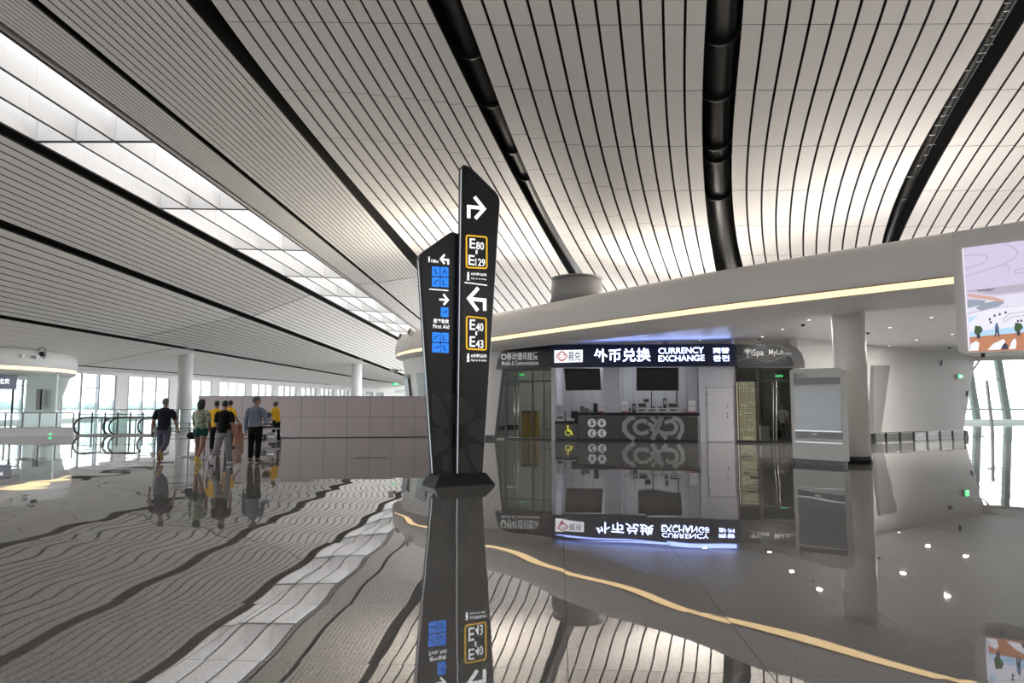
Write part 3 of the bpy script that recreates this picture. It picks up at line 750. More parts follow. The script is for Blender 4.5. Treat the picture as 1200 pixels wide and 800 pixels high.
def inset(pts, k): # straight-edge inset of a convex outline
    n = len(pts); P = [np.array(p, float) for p in pts]; area = sum(P[i][0] * P[(i + 1) % n][1] - P[(i + 1) % n][0] * P[i][1] for i in range(n)); sg = 1 if area > 0 else -1
    lines = []
    for i in range(n):
        d = P[(i + 1) % n] - P[i]; d /= np.linalg.norm(d); nn = np.array([-d[1], d[0]]) * sg; lines.append((P[i] + nn * k, d))
    out = []
    for i in range(n):
        (p, d), (q, e) = lines[i - 1], lines[i]; t = np.linalg.solve(np.array([d, -e]).T, q - p); out.append(tuple(p + d * t[0]))
    return out
for pts, d, own, rd in ((ptsR, dR, tall, [0, .1, .15, .13, 0]), (ptsL, dL, short, [0, .1, .1, 0, 0])):
    mb = MB(); PF.poly(mb, rounded(inset(pts, .025), rd), d, d + .012); mb.build('face_plate', M_PYLF, own)
# bluish steel edge strips
for pts, d, own in ((ptsR, dR, tall), (ptsL, dL, short)):
    (a0, z0), (a1, z1) = pts[0], pts[1]
    p, q = PF.pt(a0 - .004, z0 + .02, d - TH * .62), PF.pt(a1 - .004, z1 - .12, d - TH * .62)
    mb = MB(); mb.obox(p, q - p, PF.n * .07, -PF.ux * .012); mb.build('edge_strip', M_EDGE, own)
    mb = MB(); p2, q2 = p + PF.n * .085, q + PF.n * .085; mb.obox(p2, q2 - p2, PF.n * .012, -PF.ux * .012); mb.build('edge_light', mat('edge_light', (.8, .82, .85), .4, emit=(.9, .95, 1), es=.35), own)
(a0, z0), (a1, z1) = ptsR[-1], ptsR[-2]
mb = MB(); p, q = PF.pt(a0, z0 + .02, dR - .03), PF.pt(a1, z1 - .1, dR - .03); mb.obox(p, q - p, PF.n * .012, PF.ux * .012); mb.build('edge_light', MATS['edge_light'], tall)
eR, eL = dR + .012, dL + .012                             # face surfaces
def rib(pix, w, d, m, own, name, closed=False, t=.004):
    mb = MB(); PF.ribbon(mb, [PF.px(x, y, d) for x, y in pix], w, d, d + t, closed); return mb.build(name, m, own)
def plate(pix, d, m, own, name, t=.004):
    mb = MB(); PF.ppoly(mb, pix, d, d + t); return mb.build(name, m, own)
# tall panel: turn-right arrow, gates, turn-left arrow, gates
rib([(549.3, 255.5), (549.3, 242.2), (563.5, 243.6)], .075, eR, M_WLET, tall, 'arrow'); rib([(556, 230.5), (567.2, 244.5), (557, 256)], .075, eR, M_WLET, tall, 'arrow')
rib([(568, 364), (568, 351.8), (552, 350.2)], .075, eR, M_WLET, tall, 'arrow'); rib([(560.5, 337.3), (549.3, 349.6), (560, 364)], .075, eR, M_WLET, tall, 'arrow')
def gate(x0, y0, x1, y1, sk, t1, t2):
    c = [(x0, y0), (x1, y0 + sk), (x1, y1 + sk * .5), (x0, y1)]
    pts = rounded([PF.px(x, y, eR) for x, y in c], .045)
    mb = MB(); PF.ribbon(mb, pts, .032, eR, eR + .004, True); mb.build('gate_border', M_YEL, tall)
    h = y1 - y0; w = x1 - x0
    def L(txt, fx0, fy0, fx1, fy1, wt=.012): ptext(PF, txt, x0 + w * fx0, y0 + h * fy0 + sk * fx0, x0 + w * fx1, y0 + h * fy1 + sk * fx0, eR + .003, M_WLET, tall, weight=wt)
    L('E', .16, .08, .44, .41); L(t1, .48, .17, .86, .43)
    mb = MB(); PF.ppoly(mb, [(x0 + w * .46, y0 + h * .46), (x0 + w * .54, y0 + h * .46), (x0 + w * .54, y0 + h * .58), (x0 + w * .46, y0 + h * .58)], eR, eR + .004); mb.build('dash', M_WLET, tall)
    L('E', .10 if len(t2) > 2 else .16, .60, .40 if len(t2) > 2 else .44, .93); L(t2, .44 if len(t2) > 2 else .48, .69, .92 if len(t2) > 2 else .86, .95)
gate(546.6, 275.6, 570.4, 313.2, 2.2, '80', '129'); gate(546.8, 370.6, 569.6, 408.6, 2.4, '40', '43')
def walker(x, y, h, d, own, k=1.0):
    mb = MB(); c = PF.px(x, y + h * .12, d); r = .022 * k
    PF.poly(mb, PF.arc(c, r, 0, 330, 10), d, d + .004)
    PF.ribbon(mb, [PF.px(x, y + h * .28, d), PF.px(x, y + h * .62, d)], .04 * k, d, d + .004)
    PF.ribbon(mb, [PF.px(x, y + h * .6, d), PF.px(x - 1.2 * k, y + h, d)], .018 * k, d, d + .004); PF.ribbon(mb, [PF.px(x, y + h * .6, d), PF.px(x + 1.2 * k, y + h, d)], .018 * k, d, d + .004)
    PF.ribbon(mb, [PF.px(x - 1.4 * k, y + h * .55, d), PF.px(x, y + h * .3, d), PF.px(x + 1.4 * k, y + h * .52, d)], .014 * k, d, d + .004)
    mb.build('walking_figure', M_WLET, own)
for y in (318.5, 414):
    walker(548.6, y, 10, eR, tall)
    ptext(PF, '6分钟以内', 552, y + .3, 570, y + 5.2, eR + .003, M_WLET, tall, weight=.02); ptext(PF, 'Up to 6 mins', 552.2, y + 6.2, 570, y + 10.2, eR + .003, M_WLET, tall, weight=.01)
rib([(544.5, 330.8), (570.6, 334.2)], .022, eR, M_WLET, tall, 'rule')
# short panel
rib([(525.2, 310), (525.2, 304.6), (517.8, 303.8)], .042, eL, M_WLET, short, 'arrow'); rib([(521, 298.2), (516.6, 303.4), (521, 309.2)], .042, eL, M_WLET, short, 'arrow')
walker(502.8, 300.3, 6.8, eL, short, .6); ptext(PF, '100m', 505.3, 303.6, 513.6, 308, eL + .003, M_WLET, short, weight=.015)
rib([(514.8, 350.8), (523.5, 351.3)], .042, eL, M_WLET, short, 'arrow'); rib([(519.5, 344.6), (524.8, 351.4), (519.8, 357)], .042, eL, M_WLET, short, 'arrow')
rib([(503, 338.6), (525.4, 340.4)], .022, eL, M_WLET, short, 'rule')
GLY = [[(.2, .3), (.45, .3), (.45, .7), (.75, .7)], [(.25, .75), (.5, .3), (.75, .75)], [(.2, .75), (.5, .45), (.8, .3)], [(.3, .25), (.3, .75), (.7, .75)], [(.25, .5), (.75, .5), (.75, .25)]]
def picto(x0, y0, w, h, sk, gl):
    c = [PF.px(x0, y0, eL), PF.px(x0 + w, y0 + sk, eL), PF.px(x0 + w, y0 + h + sk, eL), PF.px(x0, y0 + h, eL)]
    mb = MB(); PF.poly(mb, rounded(c, .015, 3), eL, eL + .004); p = mb.build('pictogram', M_BLUE, short)
    mb = MB(); PF.ribbon(mb, [PF.px(x0 + w * a, y0 + h * b + sk * a, eL + .004) for a, b in GLY[gl]], .018, eL + .004, eL + .006); mb.build('glyph', M_BLUED, p)
for (x, y, n) in ((506.2, 312, 4), (506.4, 389, 4)):
    for k in range(n): picto(x + 10.1 * (k % 2), y + 12.4 * (k // 2) + .5 * (k % 2), 9.2, 11.2, .5, (k + (0 if y < 350 else 2)) % 5)
picto(516.5, 359.8, 9, 11.4, .5, 4)
ptext(PF, '医疗急救', 508.3, 373, 526, 379, eL + .003, M_WLET, short, weight=.02); ptext(PF, 'First Aid', 507.6, 379.6, 526.3, 385.2, eL + .003, M_WLET, short, weight=.01)
# big petals on the lower part
def petal(pix, d, own):
    c = [PF.px(x, y, d) for x, y in pix]
    cc_ = catmull(c + [c[0]], 5)[:-1]
    mb = MB(); PF.poly(mb, cc_, d, d + .002); mb.build('petal', M_PETAL, own)
petal([(520.5, 464), (524, 461.5), (541, 466), (552, 478), (555, 487), (552, 495), (538, 497.5), (535, 495)][0:0] or [(538, 463), (546, 470), (554, 482), (554.5, 489), (549, 495), (540, 497), (538, 490)], eR, tall)
petal([(552, 493), (563, 490.5), (567.5, 492), (566.5, 518), (561, 516.5), (551, 510), (547.5, 503)], eR, tall)
petal([(549, 523), (556, 520.5), (566, 523), (564.5, 551), (560, 551), (552, 538)], eR, tall)
petal([(538.5, 523), (543, 530), (551, 551.5), (538.5, 551.5)], eR, tall)
petal([(505.5, 461.5), (509, 460.5), (517, 470), (526, 495), (524, 499.5), (508, 493)], eL, short)
petal([(506.5, 500), (518, 503), (526.5, 512), (526, 521), (517, 530), (508, 532)], eL, short)
petal([(521, 464), (527, 462), (534, 464), (534, 497), (531, 494)], eL, short)
petal([(519, 540), (524, 530), (534, 523), (534, 551), (520, 551)], eL, short)

# ================================================================== SHOP SIGNS, COUNTERS AND FITTINGS
M_LED = mat('led_white', (.9, .92, 1), .5, emit=(.42, .52, 1.0), es=6)
M_LEDB = mat('led_blue_panel', (.004, .005, .016), .35, emit=(.01, .015, .12), es=.06)
M_GLETT = mat('letter_grey', (.55, .55, .55), .4, emit=(.8, .8, .8), es=.22)
M_LOGOR = mat('logo_red', (.6, .05, .08), .5, emit=(.7, .03, .06), es=.25)
M_LOGOG = mat('logo_grey', (.1, .11, .13), .5)
sg1 = thing('shop_sign', FR.pt(FR.px(613, 432)[0], FR.px(613, 432)[1]), 'black fascia sign with a rounded corner over the glass doors, white lettering', 'sign')
dS = .16
c = [FR.px(x, y, dS) for x, y in ((581.5, 432.6), (583.5, 422), (588, 413.5), (596, 407.5), (606, 405.8), (645.5, 403.4), (645.5, 430.6))]
mb = MB(); FR.poly(mb, c, -.06, dS); mb.build('sign_board', mat('sign_black', (.010, .010, .013), .25), sg1)
c = [FR.px(x, y, dS) for x, y in ((580.9, 433), (583, 421.5), (587.6, 412.8), (596, 406.6), (606, 405))]; mb = MB(); FR.ribbon(mb, c, .035, -.06, dS + .01); mb.build('sign_rim', M_GREYM, sg1)
ptext(FR, '移动通讯租赁', 594, 413, 630, 421.6, dS + .004, M_GLETT, sg1, weight=.015); ptext(FR, 'Mobile & Communications', 588, 423, 631, 427.4, dS + .004, M_GLETT, sg1, weight=.01)
mb = MB(); q = FR.px(590.4, 418, dS); FR.ribbon(mb, FR.arc(q, .11, 0, 350, 16), .06, dS, dS + .006); mb.build('emblem', M_GLETT, sg1)
sg2 = thing('lightbox_sign', FR.pt(FR.px(755, 430)[0], FR.px(755, 430)[1]), 'long dark blue illuminated currency exchange sign above the counter', 'sign')
dC = .30
mb = MB(); FR.ppoly(mb, [(645.8, 403.6), (862, 403.0), (862, 428.6), (645.8, 430.4)], -.06, dC); mb.build('sign_board', M_LEDB, sg2)
(a0, za), (a1, zb) = FR.px(645.8, 403.6, dC), FR.px(862, 403.0, dC)
def ztop(a): return za + (zb - za) * (a - a0) / (a1 - a0)
mb = MB(); FR.poly(mb, [(a, ztop(a) + h_) for a, h_ in ((a0 + .2, .001), (a1 - .2, .001), (a1 - .2, .006), (a0 + .2, .006))], .0, .22); mb.build('added_glow_strip', mat('added_glow_blue', (.6, .7, 1), .5, emit=(.22, .34, 1.0), es=1.5), sg2)  # strip added to stand for the sign's blue glow
l = bpy.data.lights.new('added_glow_lamp', 'AREA'); l.shape = 'RECTANGLE'; l.size = 7.4; l.size_y = .12; l.energy = 3; l.spread = R(110); l.color = (.30, .40, 1)  # hidden lamp added to tint the soffit blue
o = bpy.data.objects.new('added_glow_lamp', l); C.objects.link(o); o.parent = sg2; o.location = FR.pt((a0 + a1) / 2, (za + zb) / 2 + .01, .29) - ORG[sg2.name]
o.rotation_euler = Matrix((FR.ux, -(FR.uz * .90 - FR.n * .43), -(FR.n * .90 + FR.uz * .43))).transposed().to_euler()
mb = MB(); FR.ppoly(mb, [(649.6, 410.4), (682.8, 409.6), (682.8, 424), (649.6, 425)], dC, dC + .02); lb_ = mb.build('logo_panel', mat('logo_panel_white', (.85, .85, .9), .5, emit=(.9, .93, 1), es=.75), sg2)
e = dC + .02
q = FR.px(658.5, 417.3, e)
mb = MB(); FR.ribbon(mb, rounded([(q[0] - .27, q[1]), (q[0], q[1] + .24), (q[0] + .27, q[1]), (q[0], q[1] - .24)], .12), .05, e, e + .004, True)
FR.ribbon(mb, FR.arc((q[0] - .07, q[1] + .02), .07, 40, 320, 10), .03, e, e + .004); FR.ribbon(mb, FR.arc((q[0] + .08, q[1] + .03), .06, -140, 150, 10), .03, e, e + .004)
FR.ribbon(mb, FR.arc((q[0] + .02, q[1] - .1), .07, 200, 350, 8), .03, e, e + .004); mb.build('diamond_emblem', M_LOGOR, lb_)
ptext(FR, '易兑', 665.5, 411.6, 680.5, 422.6, e + .004, M_LOGOG, lb_, weight=.012)
ptext(FR, '外币兑换', 696, 408.8, 762.5, 423.2, dC + .006, M_LED, sg2, weight=.012)
ptext(FR, 'CURRENCY', 771.6, 407.6, 824.8, 413.6, dC + .006, M_LED, sg2, weight=.008); ptext(FR, 'EXCHANGE', 771.6, 416.6, 825.6, 422.6, dC + .006, M_LED, sg2, weight=.008)
ptext(FR, '両替', 835.6, 407.4, 854.6, 413.8, dC + .006, M_LED, sg2, weight=.006); ptext(FR, '환전', 835.8, 416.4, 854.6, 422.8, dC + .006, M_LED, sg2, weight=.006)
sg3 = thing('shop_sign', FR.pt(FR.px(900, 430)[0], FR.px(900, 430)[1]), 'dark grey curved sign with wavy lines and white lettering over the spa entrance', 'sign')
mb = MB(); c = [FR.px(x, y, .24) for x, y in ((864, 403), (926, 403.4), (934, 407), (940, 413.5), (943.4, 423), (943.8, 431), (866, 430))]; FR.poly(mb, c, -.06, .12); mb.build('arch_surround', mat('arch_grey', (.16, .16, .165), .35), sg3)
mb = MB(); c = [FR.px(x, y, .24) for x, y in ((863, 403.4), (903, 404), (914, 407), (922, 413), (928, 420.5), (930.5, 428), (863, 428))]; FR.poly(mb, c, -.06, .24); mb.build('sign_board', mat('spa_board', (.045, .047, .05), .35), sg3)
for off_, am in ((0, 1.8), (2.2, 2.6), (4.2, 2.0)):
    c = [FR.px(864 + 1.5 * k, 416.5 + off_ + am * math.sin(k * .27 + off_ * .4) + k * .04, .24) for k in range(40)]; mb = MB(); FR.ribbon(mb, c, .014, .24, .245); mb.build('wave_line', mat('wave_grey', (.22, .22, .22), .4), sg3)
ptext(FR, 'iSpa', 880.4, 409.2, 895, 418.6, .246, M_GLETT, sg3, weight=.008); ptext(FR, 'MyLıb', 901, 409.2, 918.8, 417.4, .246, M_GLETT, sg3, weight=.008); ptext(FR, 'PRO', 919.6, 413, 927.5, 416, .246, M_GLETT, sg3, weight=.004)
q = FR.px(876, 411, .245)
mb = MB(); [FR.ribbon(mb, [q, (q[0] + .16 * math.cos(R(a)), q[1] + .13 * math.sin(R(a)))], .03, .24, .247) for a in range(20, 380, 45)]; FR.ribbon(mb, [q, (q[0] + .02, q[1] - .17), (q[0] - .03, q[1] - .3)], .03, .24, .247); mb.build('flower_emblem', M_GLETT, sg3)
ptext(FR, '人民国际空间', 920, 422, 935.5, 424.8, .246, M_GLETT, sg3, weight=.006) if False else None

# counters
M_CNT = mat('counter_front', (.085, .085, .08), .32, .55)
M_CTOP = mat('counter_black_top', (.012, .012, .013), .12)
M_KNOT = mat('counter_emblem_grey', (.34, .34, .34), .4, .3)
M_DISC = mat('disc_grey', (.6, .6, .6), .4, emit=(.8, .8, .8), es=.12)
cnt = thing('exchange_counter', FR.pt(FR.px(748, 517)[0], 0), 'long dark metallic exchange counter with knot emblem and four currency discs', 'counter')
dK = .12
fb(677.5, 487.2, 818.5, 516, -.35, dK, 'front_panel', M_CNT, cnt, zfix=.09); fb(677.5, 512, 818.5, 516.6, -.35, dK - .05, 'toe_kick', M_BLACK, cnt, zfix=0)
fb(676.5, 483.2, 820, 487.2, -.65, dK + .1, 'worktop', M_CTOP, cnt)
fb(817.6, 487.4, 819.2, 516.4, -.35, dK + .02, 'end_trim', M_STEEL, cnt, zfix=0)
for (x, y, t_) in ((693.6, 495.4, '$'), (705.2, 495.4, '¥'), (693.8, 507.4, '£'), (705.4, 507.4, '€')):
    q = FR.px(x, y, dK); mb = MB(); FR.poly(mb, FR.arc(q, .185, 0, 345, 23), dK, dK + .012); d_ = mb.build('currency_disc', M_DISC, cnt)
    text(FR, t_, q[0] - .085, q[1] - .125, q[0] + .085, q[1] + .125, dK + .014, M_CNT, d_, weight=.02)
def knot(pix, w): mb = MB(); FR.ribbon(mb, [FR.px(x, y, dK) for x, y in pix], w, dK, dK + .008); mb.build('knot_emblem', M_KNOT, cnt)
def parc(cx, cy, rx, ry, a0, a1, n=14): return [(cx + rx * math.cos(R(a0 + (a1 - a0) * i / n)), cy - ry * math.sin(R(a0 + (a1 - a0) * i / n))) for i in range(n + 1)]
knot([(744, 488.4), (737, 491), (732, 496), (731.6, 503.5), (736, 509.5), (743.5, 514.6)], .2)
knot(parc(752.2, 500.3, 8.6, 7.6, -40, 255), .17) if False else None
knot([(760, 505.3)] + parc(752.4, 500.4, 8.6, 7.4, -50, -310, 16) + [(760, 495.4), (766, 500), (772, 505), (778, 507.4)][0:0], .17)
knot([(759, 495.2), (766, 500.6), (774, 506.2), (779, 508)] + parc(785.2, 500.6, 7.6, 7.2, 250, 500, 14)[0:], .16)
knot([(775.4, 488.6), (763, 505), (764, 514.6)][0:2] + [(764.5, 514.4)][0:0] or [], .18)
knot([(775.6, 488.4), (764.4, 514.8)], .19); knot([(763, 488.6), (768, 493.2)], .15); knot([(775.6, 508.4), (779, 511), (780.6, 514.8)], .17)
knot([(787.5, 488.6), (796, 492), (799.6, 498), (799.4, 505), (794.4, 514.6)], .17)
low = thing('low_counter', FR.pt(FR.px(663, 516)[0], 0), 'lower dark counter section with a yellow wheelchair symbol', 'counter')
fb(650.8, 496, 677, 515.6, -.35, dK - .02, 'front_panel', M_CNT, low, zfix=.08); fb(650.8, 512, 677, 516, -.35, dK - .06, 'toe_kick', M_BLACK, low, zfix=0)
fb(650.4, 493.4, 677.2, 496.2, -.62, dK + .06, 'worktop', M_CTOP, low)
M_YW = mat('wheelchair_yellow', (.75, .72, .05), .5, emit=(.85, .85, .05), es=.35)
q = FR.px(666.4, 504.4, dK - .02); dd = dK - .02
mb = MB(); FR.poly(mb, FR.arc((q[0] - .04, q[1] + .19), .042, 0, 330, 12), dd, dd + .006)
FR.ribbon(mb, [(q[0] - .04, q[1] + .14), (q[0] - .03, q[1] - .02), (q[0] + .10, q[1] - .02), (q[0] + .17, q[1] - .19)], .045, dd, dd + .006)
FR.ribbon(mb, [(q[0] - .035, q[1] + .07), (q[0] + .08, q[1] + .06)], .03, dd, dd + .006)
FR.ribbon(mb, FR.arc((q[0] - .03, q[1] - .08), .125, 130, 380, 18), .032, dd, dd + .006); mb.build('wheelchair_symbol', M_YW, low)

# wall displays inside the exchange
M_SCR = mat('screen_black', (.008, .009, .012), .12)
def on_back(x0, y0, x1, y1, d0, d1, name, m, label, cat, group=None):
    mb = MB(); FR.pbox(mb, x0, y0, x1, y1, d0, d1); return mb.build(name, m, label=label, cat=cat, group=group)
def wdisp(pix, d, label):
    t = thing('wall_display', FR.pt(*FR.px(pix[3][0], pix[3][1], d)), label, 'screen')
    mb = MB(); FR.ppoly(mb, pix, d - .08, d); b = mb.build('casing', M_BLACK, t)
    cx, cy = sum(p[0] for p in pix) / 4, sum(p[1] for p in pix) / 4
    mb = MB(); FR.ppoly(mb, [(cx + (x - cx) * .96, cy + (y - cy) * .94) for x, y in pix], d, d + .004); mb.build('screen', M_SCR, t)
    mb = MB(); FR.pbox(mb, cx - .8, 428, cx + .8, pix[0][1] + 2, d - .12, d - .08); mb.build('hanger', M_GREYM, t)
    return t
wdisp([(661, 431.5), (703, 431.5), (704.6, 457), (663, 457.6)], -.9, 'black wall display over the low counter, left of the white pillar')
t = wdisp([(745.6, 430.5), (795.4, 430.5), (795.4, 457.6), (745.6, 457.6)], -.9, 'black wall display hanging above the middle of the long counter')

# things on the counters
zC = FR.px(748, 483.2, dK)[1] ; zC = FR.px(748, 483.2, dK + .1)[1]
zL = FR.px(663, 493.4, dK + .06)[1]
def sit(name, x0, x1, ytop, depth, m, label, cat, z=zC, d=-.05, parts=None, group=None):
    a0, zt = FR.px(x0, ytop, d); a1, _ = FR.px(x1, ytop, d)
    t = thing(name, FR.pt((a0 + a1) / 2, z, d - depth / 2), label, cat, group)
    mb = MB(); FR.box(mb, a0, a1, z, zt, d - depth, d); mb.build('body', m, t)
    for nm, fa0, fa1, fz0, fz1, mm in (parts or []):
        mb = MB(); FR.box(mb, a0 + (a1 - a0) * fa0, a0 + (a1 - a0) * fa1, z + (zt - z) * fz0, z + (zt - z) * fz1, d, d + .01); mb.build(nm, mm, t)
    return t
M_DEV = mat('device_black', (.02, .02, .022), .35); M_DEVG = mat('device_grey', (.30, .30, .31), .4); M_PAPER = mat('paper_white', (.62, .62, .64), .6); M_REDL = mat('label_red', (.4, .05, .05), .6)
sit('cash_terminal', 680, 684.6, 476, .3, mat('device_olive', (.12, .12, .07), .4), 'small olive terminal with a black head at the left end of the long counter', 'terminal', parts=[('screen', .1, .9, .6, .95, M_DEV)])
sit('card_reader', 685.4, 689.6, 478.4, .2, M_DEV, 'low black card reader beside the olive terminal', 'card reader', parts=[('keypad', .15, .85, .15, .6, M_DEVG)])
sit('note_counter', 690, 694, 480.3, .25, M_DEVG, 'low grey device between card reader and dark monitor', 'device', parts=[('slot', .1, .9, .3, .5, M_DEV)])
sit('desk_monitor', 695.2, 700.2, 472.6, .15, M_DEV, 'small dark monitor left of the white pillar on the counter', 'monitor', parts=[('screen', .06, .94, .1, .95, M_SCR)], d=-.3)
sit('notice_stand', 700.6, 707, 470.5, .02, M_PAPER, 'white notice stand with red footer just left of the pillar', 'notice', d=-.15, parts=[('red_line', 0, 1, .0, .12, M_REDL), ('heading', .1, .9, .5, .58, M_DEVG)])
sit('notice_stand', 728, 736, 469.5, .02, M_PAPER, 'white notice stand with red footer just right of the pillar', 'notice', d=-.15, parts=[('red_line', 0, 1, .0, .1, M_REDL), ('heading', .1, .9, .5, .58, M_DEVG)])
sit('name_plate', 736.6, 739.4, 478.4, .1, M_DEV, 'small black block right of the right-hand notice', 'stand', parts=[('label_strip', .1, .9, .3, .6, M_DEVG)])
sit('queue_display', 740.6, 744.8, 472.8, .25, M_DEV, 'black upright terminal at the left of the white printer row', 'terminal', parts=[('screen', .3, .8, .3, .8, M_DEVG)])
for k in range(4):
    x = 745.4 + 12.6 * k
    o = sit('printer', x, x + 12, 478.2, .35, mat('printer_white', (.50, .51, .52), .4), 'white low printer with black slot, ' + ['first', 'second', 'third', 'fourth'][k] + ' from the left in the row on the counter', 'printer', group='white printers in a row on the counter', parts=[('slot', .15, .85, .45, .75, M_DEV), ('tray', .2, .6, .15, .3, M_DEVG)])
zP = FR.px(760, 478.2, -.05)[1]
sit('keyboard_terminal', 747.6, 757.4, 471.8, .25, M_DEVG, 'grey terminal with dark panels standing on the first white printer', 'terminal', z=zP, parts=[('panel', .08, .92, .25, .85, M_DEV)], d=-.1)
sit('lamp_head', 753.6, 761, 466.4, .2, M_DEVG, 'raised dark scanner head above the grey terminal', 'scanner', z=FR.px(755, 471.8, -.1)[1], parts=[('panel', .1, .9, .2, .8, M_DEV)], d=-.15)
sit('phone_dock', 762.5, 767.4, 476.2, .2, M_DEV, 'small black dock on the second white printer', 'dock', z=zP, d=-.1, parts=[('key_row', .2, .8, .3, .6, M_DEVG)])
sit('phone_dock', 771.4, 776, 476.2, .2, M_DEV, 'small black dock on the third white printer', 'dock', z=zP, d=-.1, parts=[('key_row', .2, .8, .3, .6, M_DEVG)])
sit('card_tower', 777, 781, 466.6, .2, M_DEV, 'slim black tower device between docks and right terminal', 'device', z=zP, d=-.14, parts=[('panel', .15, .85, .4, .8, M_DEVG)])
sit('keyboard_terminal', 782.6, 796.4, 472, .25, M_DEVG, 'wide grey and black terminal standing on the fourth white printer', 'terminal', z=zP, d=-.1, parts=[('panel', .08, .8, .25, .85, M_DEV)])
for x, lb_ in ((763.6, 'thin black pole rising behind the second white printer'), (793.4, 'thin black pole rising behind the fourth white printer')):
    p = FR.pt(FR.px(x, 470, -.5)[0], zC, -.5); t = MB().tube([p, p + V((0, 0, FR.px(x, 458, -.5)[1] - zC))], .025, 8).build('pole', M_BLACK, label=lb_, cat='pole')
sit('notice_stand', 806.6, 815, 469, .02, M_PAPER, 'white notice stand with red footer at the right end of the counter', 'notice', d=-.15, parts=[('red_line', 0, 1, .0, .1, M_REDL), ('heading', .1, .9, .5, .58, M_DEVG)])
sit('red_box', 801.8, 804, 479.5, .1, M_REDL, 'tiny red box left of the right-end notice', 'box', parts=[('label_strip', .2, .8, .3, .6, M_PAPER)])
sit('notice_stand', 652.4, 658.8, 474.6, .02, M_PAPER, 'tall white notice sheet standing on the low counter', 'notice', z=zL, d=-.42, parts=[('heading', .1, .9, .6, .66, M_DEVG), ('heading', .1, .9, .3, .36, M_DEVG)])
sit('printer', 652, 661, 486.4, .25, MATS['printer_white'], 'white low printer with black slot on the low counter', 'printer', z=zL, parts=[('slot', .15, .85, .45, .75, M_DEV)])
sit('mouse_pad_tray', 664.4, 673.2, 490.2, .2, M_DEVG, 'low grey tray on the low counter', 'tray', z=zL, parts=[('rim', 0, 1, .7, 1, M_STEEL)])
sit('desk_monitor', 669, 677, 481.6, .1, M_DEV, 'small black monitor at the right of the low counter', 'monitor', z=zL, d=-.35, parts=[('screen', .06, .94, .1, .95, M_SCR)])
sit('stand_pole', 661.6, 662.6, 482, .05, M_BLACK, 'thin black stand between white printer and low tray', 'stand', z=zL)

# inside the left shop: timber cabinet, chair, exit sign; inside the spa: gold screen, planter, person
M_WOOD = mat('yellow_wood', (.62, .35, .06), .45, noise=.15, nscale=4)
cab = thing('timber_cabinet', FR.pt(FR.px(618, 512, -1.0)[0], 0, -1.3), 'yellow-brown timber cabinet behind the glass doors under the left sign', 'cabinet')
for x0, x1 in ((611, 619.4), (619.8, 628.4)): fb(x0, 483, x1, 511, -1.6, -1.0, 'door', M_WOOD, cab, zfix=.04)
fb(610.8, 481.4, 629, 483, -1.62, -.98, 'top', M_CTOP, cab); fb(611, 508, 628.4, 512, -1.6, -1.05, 'plinth', M_BLACK, cab, zfix=0)
ch_ = FR.pt(FR.px(641.5, 508, -1.2)[0], 0, -1.3)
stl = thing('office_chair', ch_, 'black tubular chair behind the glass at the right edge of the left shop', 'chair')
MB().box(ch_.x - .22, ch_.x + .22, ch_.y - .22, ch_.y + .22, .42, .48).build('seat', M_BLACK, stl); MB().box(ch_.x + .17, ch_.x + .22, ch_.y - .22, ch_.y + .22, .55, .9).build('backrest', M_BLACK, stl)
for sx in (-.2, .2):
    for sy in (-.2, .2): MB().tube([(ch_.x + sx, ch_.y + sy, 0), (ch_.x + sx, ch_.y + sy, .42 if sx < 0 else .9)], .014, 6).build('leg', M_GREYM, stl)
def exit_sign(P, ux, w, h, label, drop=0.0):
    F = Frame(P, ux); t = thing('exit_sign', P, label, 'sign')
    mb = MB(); F.box(mb, -w / 2, w / 2, 0, h, -.04, .0); mb.build('casing', M_BLACK, t)
    mb = MB(); F.box(mb, -w * .46, w * .46, h * .1, h * .9, 0, .006); g_ = mb.build('lit_panel', M_GREEN, t)
    wl_ = mat('exit_white', (.9, 1, .9), .4, emit=(.8, 1, .85), es=1.4)
    mb = MB(); F.poly(mb, F.arc((w * .04, h * .7), h * .09, 0, 330, 8), .006, .01); F.ribbon(mb, [(w * .03, h * .62), (-w * .02, h * .4), (w * .06, h * .22)], h * .1, .006, .01); F.ribbon(mb, [(-w * .02, h * .42), (-w * .1, h * .25)], h * .09, .006, .01); F.ribbon(mb, [(-w * .06, h * .56), (w * .1, h * .5)], h * .07, .006, .01); mb.build('running_figure', wl_, g_)
    mb = MB(); F.ribbon(mb, [(w * .18, h * .5), (w * .40, h * .5)], h * .1, .006, .01); F.ribbon(mb, [(w * .32, h * .7), (w * .41, h * .5), (w * .32, h * .3)], h * .09, .006, .01); mb.build('arrow', wl_, g_)
    if drop:
        for k in (-1, 1): MB().tube([F.pt(k * w * .35, h, -.02), F.pt(k * w * .35, h + drop, -.02)], .008, 6).build('hanger', M_BLACK, t)
    return t
exit_sign(FR.pt(*FR.px(611.5, 440.5, -1.0), -1.0), FR.ux, .30, .12, 'small green exit sign behind the glass above the left shop doors', .7)
exit_sign(FR.pt(*FR.px(913, 442, -1.2), -1.2), FR.ux, .34, .12, 'small green exit sign behind the glass of the spa entrance', .5)
ex = WF.px(1122, 443.6); exit_sign(WF.pt(ex[0], ex[1], .14), WF.ux, .62, .25, 'green exit sign fixed to the leaning white wall near its outer edge')
q = off(min(range(len(PC)), key=lambda i: abs(PC[i][1] - 39.6)), -.05, 0); ex = at(463.8, 451.4, q.y - 2.2)
exit_sign(V((ex.x, ex.y, ex.z)), (1, .1, 0), .34, .14, 'green exit sign at the far left tip of the pod', .0)

